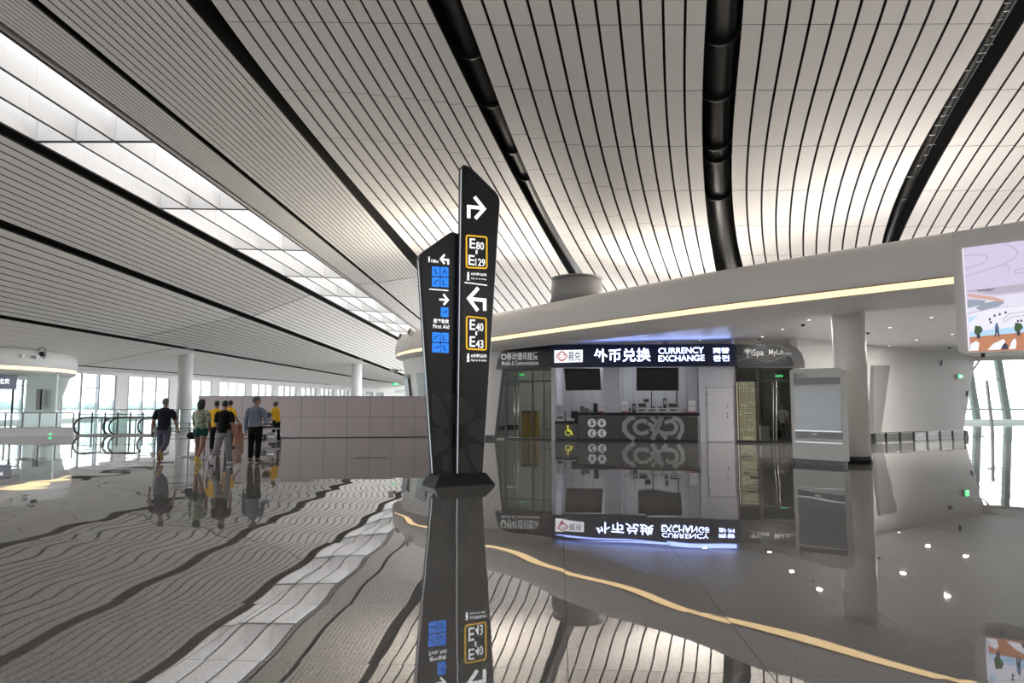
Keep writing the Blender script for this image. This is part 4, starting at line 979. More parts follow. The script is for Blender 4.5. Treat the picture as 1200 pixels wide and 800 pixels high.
scrn = thing('lattice_screen', FR.pt(FR.px(875, 515, -.6)[0], 0, -.6), 'golden lattice screen standing behind the spa window', 'screen')
M_GOLD = mat('gold_lattice', (.12, .085, .045), .35, .6, emit=(1, .75, .35), es=.0)
xa, _ = FR.px(864.5, 480, -.6); xb, _ = FR.px(887, 480, -.6); za = .05; zb = FR.px(870, 446, -.6)[1]
fm = MB(); [FR.box(fm, *v, -.64, -.56) for v in ((xa, xa + .04, 0, zb), (xb - .04, xb, 0, zb), (xa, xb, zb - .04, zb), (xa, xb, 0, .05))]; fm.build('frame', M_GREYM, scrn)
for k in range(1, 13): x = xa + (xb - xa) * k / 13; mb = MB(); FR.box(mb, x - .012, x + .012, .05, zb - .04, -.62, -.60); mb.build('vertical_bar', M_GOLD, scrn)
for k in range(1, 34):
    z = .05 + (zb - .1) * k / 34
    for j in range(4):
        if random.random() < .8: x0 = xa + (xb - xa) * (j + random.uniform(-.2, .2)) / 4; mb = MB(); FR.box(mb, max(xa, x0), min(xb, x0 + (xb - xa) * .26), z - .014, z + .014, -.60, -.575); mb.build('cross_bar', M_GOLD, scrn)
mb = MB(); FR.box(mb, xa, xb, 0, zb, -.8, -.78); mb.build('backing', mat('glow_backing', (.30, .24, .15), .6, emit=(1, .80, .55), es=1.1), scrn)  # glow added to the backing so the lattice looks brighter
pl = thing('planter', FR.pt(FR.px(896, 510, -1.5)[0], 0, -1.5), 'grey square planter bin inside the spa doorway', 'planter')
fb(890.8, 499, 902, 516, -1.8, -1.2, 'pot', M_DEVG, pl, zfix=0); fb(891.4, 498.2, 901.4, 499.6, -1.78, -1.22, 'rim', M_BLACK, pl)
fb(889, 472, 893.5, 490, DEPTH, DEPTH + .06, 'mirror_disc', M_BLACK, wall_shop)

# ================================================================== DIRECTORY KIOSK
KA, KB = gp(929.3, 542.8), gp(989.5, 546.8)
KF = Frame(KA, KB - KA)
kw = (KB - KA).length
M_KIOSK = mat('kiosk_grey_white', (.58, .565, .54), .4, noise=.02)
kio = thing('directory_kiosk', KF.pt(kw / 2, 0, -.1), 'grey-white directory kiosk with an empty grey screen in front of the round column', 'kiosk')
_, kh = KF.px(929.3, 432.6)
TK = .34
mb = MB(); KF.poly(mb, rounded([(0, .12), (kw, .12), (kw, kh), (0, kh)], [0, 0, .09, .09]), -TK, 0); mb.build('housing', M_KIOSK, kio)
mb = MB(); KF.box(mb, .03, kw - .03, 0, .12, -TK + .03, -.04); mb.build('plinth', mat('kiosk_plinth', (.05, .05, .05), .4), kio)
mb = MB(); KF.box(mb, -.01, kw + .01, .115, .135, -TK - .01, .012); mb.build('plinth_trim', M_BLACK, kio)
def kx(px): return KF.px(px, 490)[0]
def kz(py): return KF.px(945, py)[1]
L0, L1 = kx(931.5), kx(986.5)
def kpan(z0, z1, d, m, nm, a0=L0, a1=L1): mb = MB(); KF.box(mb, a0, a1, z0, z1, 0, d); return mb.build(nm, m, kio)
kpan(kz(451), kz(442.8), .006, mat('kiosk_dark_band', (.10, .10, .10), .3), 'header_band')
kpan(kz(504), kz(452.6), .008, mat('kiosk_screen_grey', (.23, .235, .25), .15), 'screen')
kpan(kz(452.6), kz(450.6), .014, MATS['kiosk_grey_white'], 'bezel_rail'); kpan(kz(505.2), kz(503.8), .03, mat('kiosk_rail', (.6, .6, .6), .3, .5), 'bezel_rail')
kpan(kz(513), kz(505.2), .006, MATS['kiosk_dark_band'], 'printer_band'); kpan(kz(518.4), kz(517.2), .02, MATS['kiosk_rail'], 'bezel_rail')
kpan(kz(509.6), kz(506.6), .03, M_PAPER, 'paper_slot', kx(952), kx(958))
mb = MB(); KF.ribbon(mb, [(kx(932.4), kz(442)), (kx(936), kz(442)), (kx(936), kz(437.4)), (kx(932.4), kz(437.4))], .014, 0, .004, True); mb.build('number_box', M_BLACK, kio)
text(KF, '1', kx(933.7), kz(441.2), kx(934.8), kz(438.2), .005, M_BLACK, kio)
text(KF, '航站楼导览', kx(937.2), kz(439.4), kx(945.5), kz(437.2), .005, M_BLACK, kio); text(KF, 'Information', kx(937.2), kz(442), kx(948), kz(440), .005, M_BLACK, kio)
kpan(kz(440.5), kz(438.7), .004, M_PAPER, 'sticker', kx(951), kx(954.4))

# ================================================================== VIDEO SCREEN HOUSING
TA_, TB_ = onplane(1136, 412, V((8.45, 12.55, 0)), V((.64, .77, 0)).cross(V((0, 0, 1))).cross(V((0, 0, 1)))) if False else (None, None)
tp0 = at(1136, 412.5, 12.65)
TVF = Frame((tp0.x, tp0.y, 0), (.70, -.62, 0))
M_TVB = mat('screen_housing', (.68, .66, .65), .4, noise=.02)
tv = thing('video_screen', TVF.pt(1.6, 2.5, -.6), 'large video screen in a rounded grey housing at the right edge, showing a terminal hall', 'screen')
hx0, hz0 = TVF.px(1122, 414.5); hx1, hz1 = -.22, TVF.px(1118, 272)[1]
mb = MB(); TVF.poly(mb, rounded([(hx0, hz0), (TVF.px(1276, 400)[0], hz0), (TVF.px(1276, 400)[0], 4.86), (TVF.px(1116.5, 300)[0], 4.86)], [.14, .14, .05, .05]), -1.1, 0); mb.build('housing', M_TVB, tv)
a0, z1 = TVF.px(1128.2, 291); ab, z0 = TVF.px(1136, 411.4); W_ = TVF.px(1262, 400)[0] - TVF.px(1136, 411.4)[0]
mb = MB(); TVF.poly(mb, [(ab, z0), (ab + W_, z0), (ab + W_, z1), (a0, z1)], 0, .02)
def emat(n, c, e=.74): return mat(n, tuple(x * .3 for x in c), .5, emit=c, es=e, noise=.02)
pn = mb.build('screen', emat('pic_lilac', (.62, .55, .72)), tv)
mb = MB(); TVF.ribbon(mb, [(ab, z0), (a0, z1)], .012, 0, .026); mb.build('lit_edge', emat('pic_white', (.95, .95, 1)), tv)
def wide(pts): return [(1262, y - 62 * (.10 if y < 350 else .04)) if x >= 1200 else (x, y) for x, y in pts]
def tpx(pts, nm, m, d=.022): pts = wide(pts); mb = MB(); TVF.ppoly(mb, pts, d, d + .001); return mb.build(nm, m, pn)
tpx([(1133.2, 358), (1154, 349), (1200, 341), (1200, 356), (1165, 360), (1134, 366)], 'picture_gallery', emat('pic_pale', (.72, .70, .82)))
tpx([(1132, 340), (1150, 339), (1160, 337), (1200, 331), (1200, 341), (1165, 345), (1132.4, 341.4)], 'picture_roof_edge', emat('pic_grey', (.45, .42, .50)))
tpx([(1144, 339.5), (1168, 337.5), (1160, 341), (1146, 341)], 'picture_shadow', emat('pic_dark', (.05, .05, .08)))
tpx([(1134, 344), (1165, 348), (1178, 352), (1174, 353.5), (1134.4, 347.4)], 'picture_orange_line', emat('pic_orange', (.62, .38, .30)), .023)
tpx([(1133.6, 351), (1155, 351.5), (1153, 356), (1134, 361)], 'picture_pool', emat('pic_slate', (.30, .34, .42)), .023)
tpx([(1143, 361), (1152, 355), (1170, 352), (1178, 354), (1170, 359), (1150, 364)], 'picture_pool', emat('pic_slate', (.30, .34, .42)), .023)
tpx([(1134.4, 369), (1160, 362), (1200, 354), (1200, 382), (1136, 392)], 'picture_hall_floor', emat('pic_white2', (.80, .78, .88)))
tpx([(1134.6, 372), (1146, 369), (1136, 378)], 'picture_blue_patch', emat('pic_blue', (.45, .66, .88)), .023)
tpx([(1136.2, 389), (1200, 377), (1200, 386), (1136.4, 395)], 'picture_balustrade', emat('pic_blue', (.45, .66, .88)), .024)
tpx([(1136.4, 395), (1200, 384), (1200, 410.4), (1137, 412)], 'picture_deck', emat('pic_terracotta', (.50, .22, .12)), .023)
tpx([(1137, 411), (1137.4, 403), (1144, 399), (1147.6, 402), (1146.6, 410.6)], 'picture_armchair', emat('pic_white3', (.85, .85, .92)), .024)
tpx([(1157, 410), (1164, 402.5), (1176, 397), (1178.5, 400), (1172, 409.4)], 'picture_armchair', emat('pic_white3', (.85, .85, .92)), .024)
tpx([(1182, 409), (1186, 399), (1190, 396), (1191.4, 402), (1190, 408.6)], 'picture_armchair', emat('pic_white3', (.85, .85, .92)), .024)
tpx([(1173, 409.4), (1175, 404), (1178, 401.6), (1181, 404), (1181.4, 409)], 'picture_seat_shadow', emat('pic_dark', (.05, .05, .08)), .025)
def blob(cx, cy, r, m, nm, d=.025):
    tpx([(cx + r * math.cos(R(a)) * (1 + .18 * math.sin(a * 3.1)), cy + r * math.sin(R(a)) * (1 + .18 * math.cos(a * 2.3))) for a in range(0, 360, 24)], nm, m, d)
for cx in (1146.4, 1193.4, 1236): blob(cx, 386.5 if cx < 1160 else 383, 5.4, emat('pic_leaf', (.05, .10, .04)), 'picture_tree'); tpx([(cx - 2, 391 if cx < 1160 else 387.5), (cx + 2, 391 if cx < 1160 else 387.5), (cx + 2.4, 396.5 if cx < 1160 else 393), (cx - 1.6, 396.5 if cx < 1160 else 393)], 'picture_pot', emat('pic_dark', (.05, .05, .08)), .025)
tpx([(1165.4, 385), (1167, 378.4), (1169, 378.4), (1171, 385), (1169.4, 386)], 'picture_figure', emat('pic_bluefig', (.10, .16, .30)), .026)
tpx([(1166.4, 385), (1170, 385), (1171.6, 394), (1170, 394.4), (1168, 388), (1167.4, 394.6), (1165.8, 394.6)], 'picture_figure', emat('pic_dark', (.05, .05, .08)), .026)
for x, y in ((1160, 374), (1165.6, 369.6), (1171.6, 368), (1161, 377.4), (1193, 376), (1197, 375.6), (1178.6, 366)): blob(x, y, 1.5, emat('pic_dark', (.05, .05, .08)), 'picture_figure')
for pts in ([(1128.6, 316), (1140, 312), (1152, 308), (1158, 302), (1154, 298.6), (1142, 298), (1129, 300)], [(1130, 324), (1150, 318), (1172, 311), (1190, 302), (1193, 295), (1186, 289), (1178, 286.4)],
            [(1172, 311), (1180, 310), (1183, 315), (1180, 320)], [(1200, 322), (1190, 320), (1189, 316), (1200, 310)], [(1174, 376), (1182, 368), (1200, 357)], [(1176, 378), (1186, 371), (1200, 366)]):
    mb = MB(); TVF.ribbon(mb, [TVF.px(x, y, .023) for x, y in wide(pts)], .012, .022, .024); mb.build('picture_line', emat('pic_lineviolet', (.40, .35, .48)), pn)
q = TVF.pt(*TVF.px(1152, 414.5, -.3), -.3); MB().ell(q - V((0, 0, .03)), .035, .035, .04, 10, 6).build('under_sensor', M_BLACK, tv)

# ================================================================== FITTINGS UNDER THE CANOPY
DLAB = ['just left of the column top', 'second left of the column, towards the spa sign', 'above the spa sign', 'nearest the video screen along the soffit edge', 'right of the column top', 'midway between column and video screen, deeper in', 'closest beneath the left edge of the video screen', 'deepest, right behind the column', 'hidden close behind the left of the column', 'above the korean lettering of the lit sign']
for k, (px, py) in enumerate([(948, 374.6), (917, 385.4), (893.5, 394.4), (1091.6, 371.6), (1042.6, 383.4), (1074, 398), (1116, 391.4), (1042.4, 404.6), (983, 404), (820, 398)]):
    p = gp(px, py, SOFZ); mb = MB(); mb.lathe(p - V((0, 0, .012)), [(.07, 0), (.07, .03)], 16)
    t = thing('downlight', p, 'small soffit downlight ' + DLAB[k], 'ceiling light', 'downlights in the canopy soffit')
    mb.build('trim_ring', M_STEEL, t); MB().lathe(p - V((0, 0, .016)), [(.045, 0), (.045, .004)], 14).build('diffuser', mat('downlight_lens', (.9, .9, .9), .4, emit=(1, .98, .95), es=3), t)
    l = bpy.data.lights.new('downlight_lamp', 'AREA'); l.shape = 'DISK'; l.size = .14; l.energy = 45 if k in (0, 4) else 14 if k == 1 else 60 if k in (3, 5, 6) else .4 if k == 7 else 3; l.color = (1, .95, .88)
    o = bpy.data.objects.new('downlight_lamp', l); C.objects.link(o); o.parent = t; o.location = (0, 0, -.03)
for px, py, lb_ in ((941, 380, 'small black sensor in the soffit left of the column'), (889, 397, 'small black sensor in the soffit above the spa sign'), (968, 402, 'small black sensor in the soffit beside the column'), (1112.5, 407, 'small black sensor in the soffit near the video screen'), (1017, 389.5, 'small black sensor on the soffit right of the column')):
    p = gp(px, py, SOFZ); MB().lathe(p - V((0, 0, .07)), [(.03, 0), (.06, .03), (.06, .07)], 12).build('soffit_sensor', M_BLACK, label=lb_, cat='sensor')
def camera_fit(P, label, side=1):
    t = thing('security_camera', P, label, 'camera')
    MB().tube([P, P - V((0, 0, .16))], .025, 8).build('bracket', M_PAPER, t); MB().ell(P - V((0, .02, .2)), .09, .09, .09, 12, 8).build('dome', M_SCR, t)
    MB().tube([P - V((0, -.05, .12)), P - V((.0 + .18 * side, .1, .14))], .04, 8).build('arm', M_PAPER, t)
camera_fit(gp(645.5, 403, SOFZ), 'small dome security camera under the soffit above the black shop sign')
camera_fit(gp(682.5, 403.4, SOFZ), 'tiny security camera under the soffit above the illuminated logo')
camera_fit(gp(903, 402.8, SOFZ), 'small security camera under the soffit above the spa sign')
q = gp(780, 399.5, SOFZ); rs = thing('round_hanging_sign', q, 'small round red sign hanging over the currency exchange lettering', 'sign')
z_ = at(780, 403.5, q.y); MB().tube([q, V((q.x, q.y, z_.z + .12))], .01, 6).build('hanger', M_BLACK, rs)
mb = MB(); F_ = Frame((q.x, q.y, 0), FR.ux); F_.poly(mb, F_.arc((0, z_.z), .15, 0, 348, 29), -.03, 0); mb.build('disc', mat('disc_red', (.30, .12, .14), .5), rs)
mb = MB(); F_.box(mb, -.1, .1, z_.z - .02, z_.z + .03, 0, .006); mb.build('bar', mat('bar_violet', (.35, .25, .32), .5), rs)
# small fittings on the pod's left tip
for px, py, lb_ in ((461, 433.5, 'pair of white floodlights on a bracket at the left tip of the pod'), (478.5, 440, 'small white camera on the pod wall behind the pylon')):
    q = off(min(range(len(PC)), key=lambda i: abs(PC[i][1] - (39.6 if px < 470 else 37.5)) + (0 if i < len(PC) * .8 else 5)), .1, 0); P = at(px, py, q.y)
    t = thing('floodlight', P, lb_, 'light fitting')
    MB().tube([P + V((.5, .1, 0)), P], .03, 8).build('arm', M_GREYM, t); MB().obox(P - V((.22, .1, .12)), (.28, 0, 0), (0, .2, 0), (0.05, 0, .2)).build('head', M_PAPER, t); MB().obox(P - V((-.1, .1, .22)), (.16, 0, 0), (0, .16, 0), (0.0, 0, .22)).build('head', M_DEVG, t)
# air nozzles on the two pods
for px, py in ((471, 395), (482, 389.5)):
    q = off(min(range(len(PC)), key=lambda i: abs(PC[i][1] - (38.5 if px < 475 else 36.0)) + (0 if i < len(PC) * .8 else 50)), .06, 5.0); nn = V((-.8, -.6, .2))
    t = thing('air_nozzle', at(px, py, q.y - .15), 'round air nozzle in the pod fascia, ' + ('farther left of the pylon' if px < 475 else 'nearer to the pylon edge'), 'air nozzle', 'air nozzles on the central pod')
    P = V(t.location); MB().tube([P + nn * .12, P - nn * .2], .2, 16).build('ring', M_POD, t); MB().tube([P + nn * .125, P + nn * .13], .15, 16).build('throat', M_GREYM, t)
for k, px in enumerate((3, 18.5, 26.5, 33, 38.8, 43.6)):
    d = ray(px, 415 + px * .07); best = min(range(len(PC2)), key=lambda i: abs(600 + 800 * PC2[i][0] / PC2[i][1] - px) + (0 if PC2[i][1] < 50.5 else 500))
    f_ = PC2[best]; P = at(px, 414.6 + px * .09, math.hypot(*f_) * d.y / math.hypot(d.x, d.y) - .05)
    nn = V((f_[0] + 44, f_[1] - 50, 0)).normalized()
    t = thing('air_nozzle', P, ['first', 'second', 'third', 'fourth', 'fifth', 'sixth'][k] + ' dark air nozzle from the left in the fascia of the left pod', 'air nozzle', 'air nozzles on the left pod')
    MB().tube([P + nn * .05, P - nn * .3], .13, 14).build('ring', M_POD, t); MB().tube([P + nn * .052, P + nn * .06], .10, 14).build('throat', M_GREYM, t)
P = at(48.5, 421, 49); t = thing('dome_camera', P, 'dark dome camera in a hoop standing on top of the left pod', 'camera')
MB().tube([P + V((.30 * math.cos(R(a)) , 0, .45 + .42 * math.sin(R(a)))) for a in range(-60, 250, 20)], .04, 6).build('hoop', M_GREYM, t); MB().ell(P + V((0, 0, .38)), .2, .2, .2, 12, 8).build('dome', M_SCR, t); MB().tube([P - V((0, 0, .35)), P + V((0, 0, .15))], .05, 6).build('post', M_PAPER, t)
# blue sign on the left pod
bs = thing('shop_sign', at(20, 452, 45.2), 'blue fascia sign with white characters on the left pod', 'sign')
ids = [i for i in range(len(PC2)) if PC2[i][1] < 50 and 600 + 800 * PC2[i][0] / PC2[i][1] < 43]
mb = MB(); mb.grid([[off2(i, 1.25, 2.62), off2(i, 1.2, 3.62)] for i in ids]); mb.build('sign_board', mat('navy', (.05, .06, .13), .4), bs)
mb = MB(); e0 = off2(ids[-1], 1.19, 3.1); e1 = off2(ids[-2], 1.19, 3.1); BF = Frame(V((e1.x, e1.y, 0)), e0 - e1)
P0 = at(6.5, 447, e1.y - .3); BF = Frame(V((P0.x, P0.y, 0)) , e0 - e1)
text(BF, '北京', -.55, 2.95, .2, 3.35, .1, M_WLET, bs, weight=.02)

# drum on the canopy roof
p = at(676, 343, 27.2); dr = thing('roof_drum', V((p.x, p.y, 5.6)), 'grey oval drum standing on the canopy roof under the slanting ceiling gap', 'drum')
MB().tube([V((p.x, p.y, 5.6)), V((p.x, p.y, 5.6)) + V((0, 0, 1.0))], [(1.1, 1.1), (1.0, 1.0)], 28).build('drum_body', mat('drum_grey', (.30, .30, .30), .4), dr)
MB().tube([V((p.x, p.y, 6.58)), V((p.x, p.y, 6.64))], 1.04, 28).build('drum_cap', M_GREYM, dr)

# ================================================================== LOW RAIL BY THE LEANING WALL
RA, RB = gp(1021.5, 519.6), gp(1131, 514.8); RF = Frame(RA, RB - RA); rl = (RB - RA).length
lr = thing('low_rail', RF.pt(rl / 2, 0), 'low glass and steel barrier in front of the leaning white wall', 'barrier')
n_ = 7
for k in range(n_ + 1): mb = MB(); RF.box(mb, rl * k / n_ - .03, rl * k / n_ + .03, 0, .42, -.03, .03); mb.build('post', M_BLACK, lr)
for k in range(n_):
    mb = MB(); RF.box(mb, rl * k / n_ + .04, rl * (k + 1) / n_ - .04, .04, .38, -.006, .006); mb.build('pane', M_GLASS, lr)
MB().tube([RF.pt(0, .42), RF.pt(rl, .42)], .02, 8).build('top_rail', M_STEEL, lr)
bx = thing('floor_box', RF.pt(-.2, 0, .1), 'low black box at the foot of the grey recess beside the column', 'box'); mb = MB(); RF.box(mb, -.55, .38, 0, .40, -.5, -.06); mb.build('body', M_BLACK, bx); mb = MB(); RF.box(mb, -.5, .33, .40, .415, -.48, -.08); mb.build('lid', M_GREYM, bx)
q = gp(1163, 504.5); MB().obox(q + V((-.07, -.07, 0)), (.14, 0, 0), (0, .14, 0), (-.16, 0, 3.0)).build('thin_post', M_GREYM, label='thin free-standing grey post before the right-hand windows', cat='post')
q = gp(1134, 512.5); MB().obox(q + V((-.04, -.04, 0)), (.08, 0, 0), (0, .08, 0), (-.04, 0, .32)).build('bollard', M_GREYM, label='short dark stub post at the end of the low glass barrier', cat='bollard')

# ================================================================== HOARDING
HF = Frame(gp(325, 513.2), gp(530, 511.6) - gp(325, 513.2)); hp_ = HF.px(352.4, 500)[0] - HF.px(325, 500)[0]
M_HOARD = mat('hoarding_mauve', (.47, .42, .43), .45, noise=.02, nscale=1)
hd = thing('hoarding', HF.pt(4, 0), 'temporary hoarding of pale mauve panels in two rows behind the people', 'hoarding')
hj = [HF.px(x, 500)[0] for x in (232, 283)] + [k * hp_ for k in range(8)]
for k in range(9):
    for z0, z1 in ((.03, .955), (.975, 1.93)):
        mb = MB(); HF.box(mb, hj[k] + .012, hj[k + 1] - .012, z0, z1, -.05, 0); mb.build('panel', M_HOARD, hd)
    mb = MB(); HF.box(mb, hj[k] - .03, hj[k] + .03, 0, 1.93, -.09, -.052); mb.build('stud', M_GREYM, hd)
mb = MB(); HF.box(mb, hj[0], 7 * hp_, 0, 1.9, -.10, -.092); mb.build('backing', mat('hoard_gap', (.14, .13, .14), .7), hd)
mb = MB(); HF.box(mb, hj[0] - .03, 7 * hp_, 1.93, 1.97, -.07, .02); mb.build('cap_rail', mat('cap_violet', (.40, .36, .42), .4), hd)

# ================================================================== GUARD RAILS, ESCALATORS AND KERB ON THE LEFT
def rail_thing(name, P, Q, label, cat, posts, h=1.05, m_post=M_GREYM, pane=True, z0=.0, post_w=.05, prot=0.0):
    F = Frame(P, Q - P); L = (Q - P).length; t = thing(name, F.pt(L / 2, 0), label, cat)
    for k in range(posts): mb = MB(); a = L * k / (posts - 1); F.box(mb, a - post_w / 2, a + post_w / 2, z0, h + prot, -.03, .03); mb.build('post', m_post, t)
    if pane:
        for k in range(posts - 1):
            mb = MB(); F.box(mb, L * k / (posts - 1) + .06, L * (k + 1) / (posts - 1) - .06, z0 + .05, h - .03, -.008, .008); mb.build('pane', M_GGLASS, t)
    MB().tube([F.pt(0, h), F.pt(L, h)], .028, 8).build('top_rail', M_STEEL, t)
    return t, F, L
kP, kQ = gp(-60, 511.8), gp(86, 510.6); KF2 = Frame(kP, kQ - kP); kl = (kQ - kP).length
kb = thing('kerb_wall', KF2.pt(kl / 2, 0, -.2), 'low white kerb wall under the glass balustrade on the left', 'kerb'); mb = MB(); KF2.box(mb, 0, kl, 0, .40, -.35, 0); mb.build('wall_body', M_WHITE, kb); mb = MB(); KF2.box(mb, -.01, kl + .01, .40, .43, -.37, .02); mb.build('coping', mat('kerb_coping', (.6, .58, .56), .4), kb)
q = KF2.px(59, 508.5)
xs_ = MB(); KF2.box(xs_, q[0] - .07, q[0] + .07, q[1] - .035, q[1] + .035, 0, .012); xs_.build('floor_exit_sign', M_GREEN, label='small green emergency sign on the face of the white kerb wall', cat='sign')
p0, p1 = KF2.pt(.05, 0, -.15), KF2.pt(kl - .1, 0, -.15)
rail_thing('glass_balustrade', V((p0.x, p0.y, .43)), V((p1.x, p1.y, .43)), 'glass balustrade with dark posts standing on the white kerb wall', 'balustrade', 8, h=.72, m_post=M_BLACK)
a_, b_ = gp(92, 503.5), gp(196, 502.5)
rail_thing('glass_balustrade', a_, b_, 'tall glass balustrade with dark posts behind the escalator heads', 'balustrade', 8, h=.95, m_post=M_BLACK, post_w=.08, prot=.12)
a_, b_ = gp(-30, 494), gp(330, 494)
rail_thing('glass_balustrade', a_, b_, 'long far glass balustrade before the left window wall', 'balustrade', 16, h=1.1, m_post=M_STEEL, post_w=.05)
# escalator heads: two flights, each with two balustrades
def escalator(x0, x1, label):
    A, B = gp(x0, 510.8), gp(x1, 510.4); d = V((.80, .60, 0)).normalized(); t = thing('escalator', (A + B) / 2, label, 'escalator')
    for P in (A, B):
        F = Frame(P, d); L = 1.5
        mb = MB(); mb_pts = [(.32, .08), (L, .08), (L, .84), (.42, .84)] + [(.42 - .36 * math.sin(R(a)), .46 + .38 * math.cos(R(a))) for a in range(15, 180, 15)]
        F.poly(mb, mb_pts, -.012, .012); b = mb.build('balustrade_glass', M_GGLASS, t)
        path = [F.pt(L, .90)] + [F.pt(.46, .90)] + [F.pt(.46 - .44 * math.sin(R(a)), .46 + .44 * math.cos(R(a))) for a in range(12, 192, 12)] + [F.pt(.7, .03)]
        MB().tube(path, .042, 8).build('handrail', M_BLACK, t)
        mb = MB(); F.box(mb, .1, L, 0, .08, -.08, .08); mb.build('skirt', M_STEEL, t)
        for a in (1.2,): mb = MB(); F.box(mb, a - .03, a + .03, .05, .84, -.03, .03); mb.build('post', M_GREYM, t)
    F = Frame(A, d); n = V((d.y, -d.x, 0)); w = (B - A).dot(n)
    mb = MB(); mb.obox(A + d * .3, d * 1.6, (B - A) * .96, V((0, 0, .012))); mb.build('landing_plate', M_STEEL, t)
    for k in range(5): mb = MB(); mb.obox(A + d * (.9 + .16 * k) + (B - A) * .06, d * .02, (B - A) * .84, V((0, 0, .018))); mb.build('comb_line', M_BLACK, t)
escalator(85.5, 119.5, 'escalator head with black handrail loops beside the white kerb wall')
escalator(126.5, 160.5, 'escalator head with black handrail loops left of the walking man')
# tubular crowd barrier between the man and the woman
a_, b_ = gp(181, 536.5), gp(239, 534.5)
BFm = Frame(a_, b_ - a_); bl = (b_ - a_).length; cb = thing('crowd_barrier', BFm.pt(bl / 2, 0), 'stainless tubular crowd barrier between the walking man and the woman', 'barrier')
M_BARR = mat('barrier_steel', (.32, .32, .33), .3, .7)
for a in (.0, bl * .67, bl * .85, bl): MB().tube([BFm.pt(a, 0.02), BFm.pt(a, 1.02)], .022, 8).build('post', M_BARR, cb)
for z in (1.0, .86, .78, .55): MB().tube([BFm.pt(0, z), BFm.pt(bl, z)], .016, 8).build('rail', M_BARR, cb)
for a in (bl * .67, bl): mb = MB(); BFm.box(mb, a - .25, a + .25, 0, .02, -.3, .3); mb.build('foot_plate', M_BARR, cb)

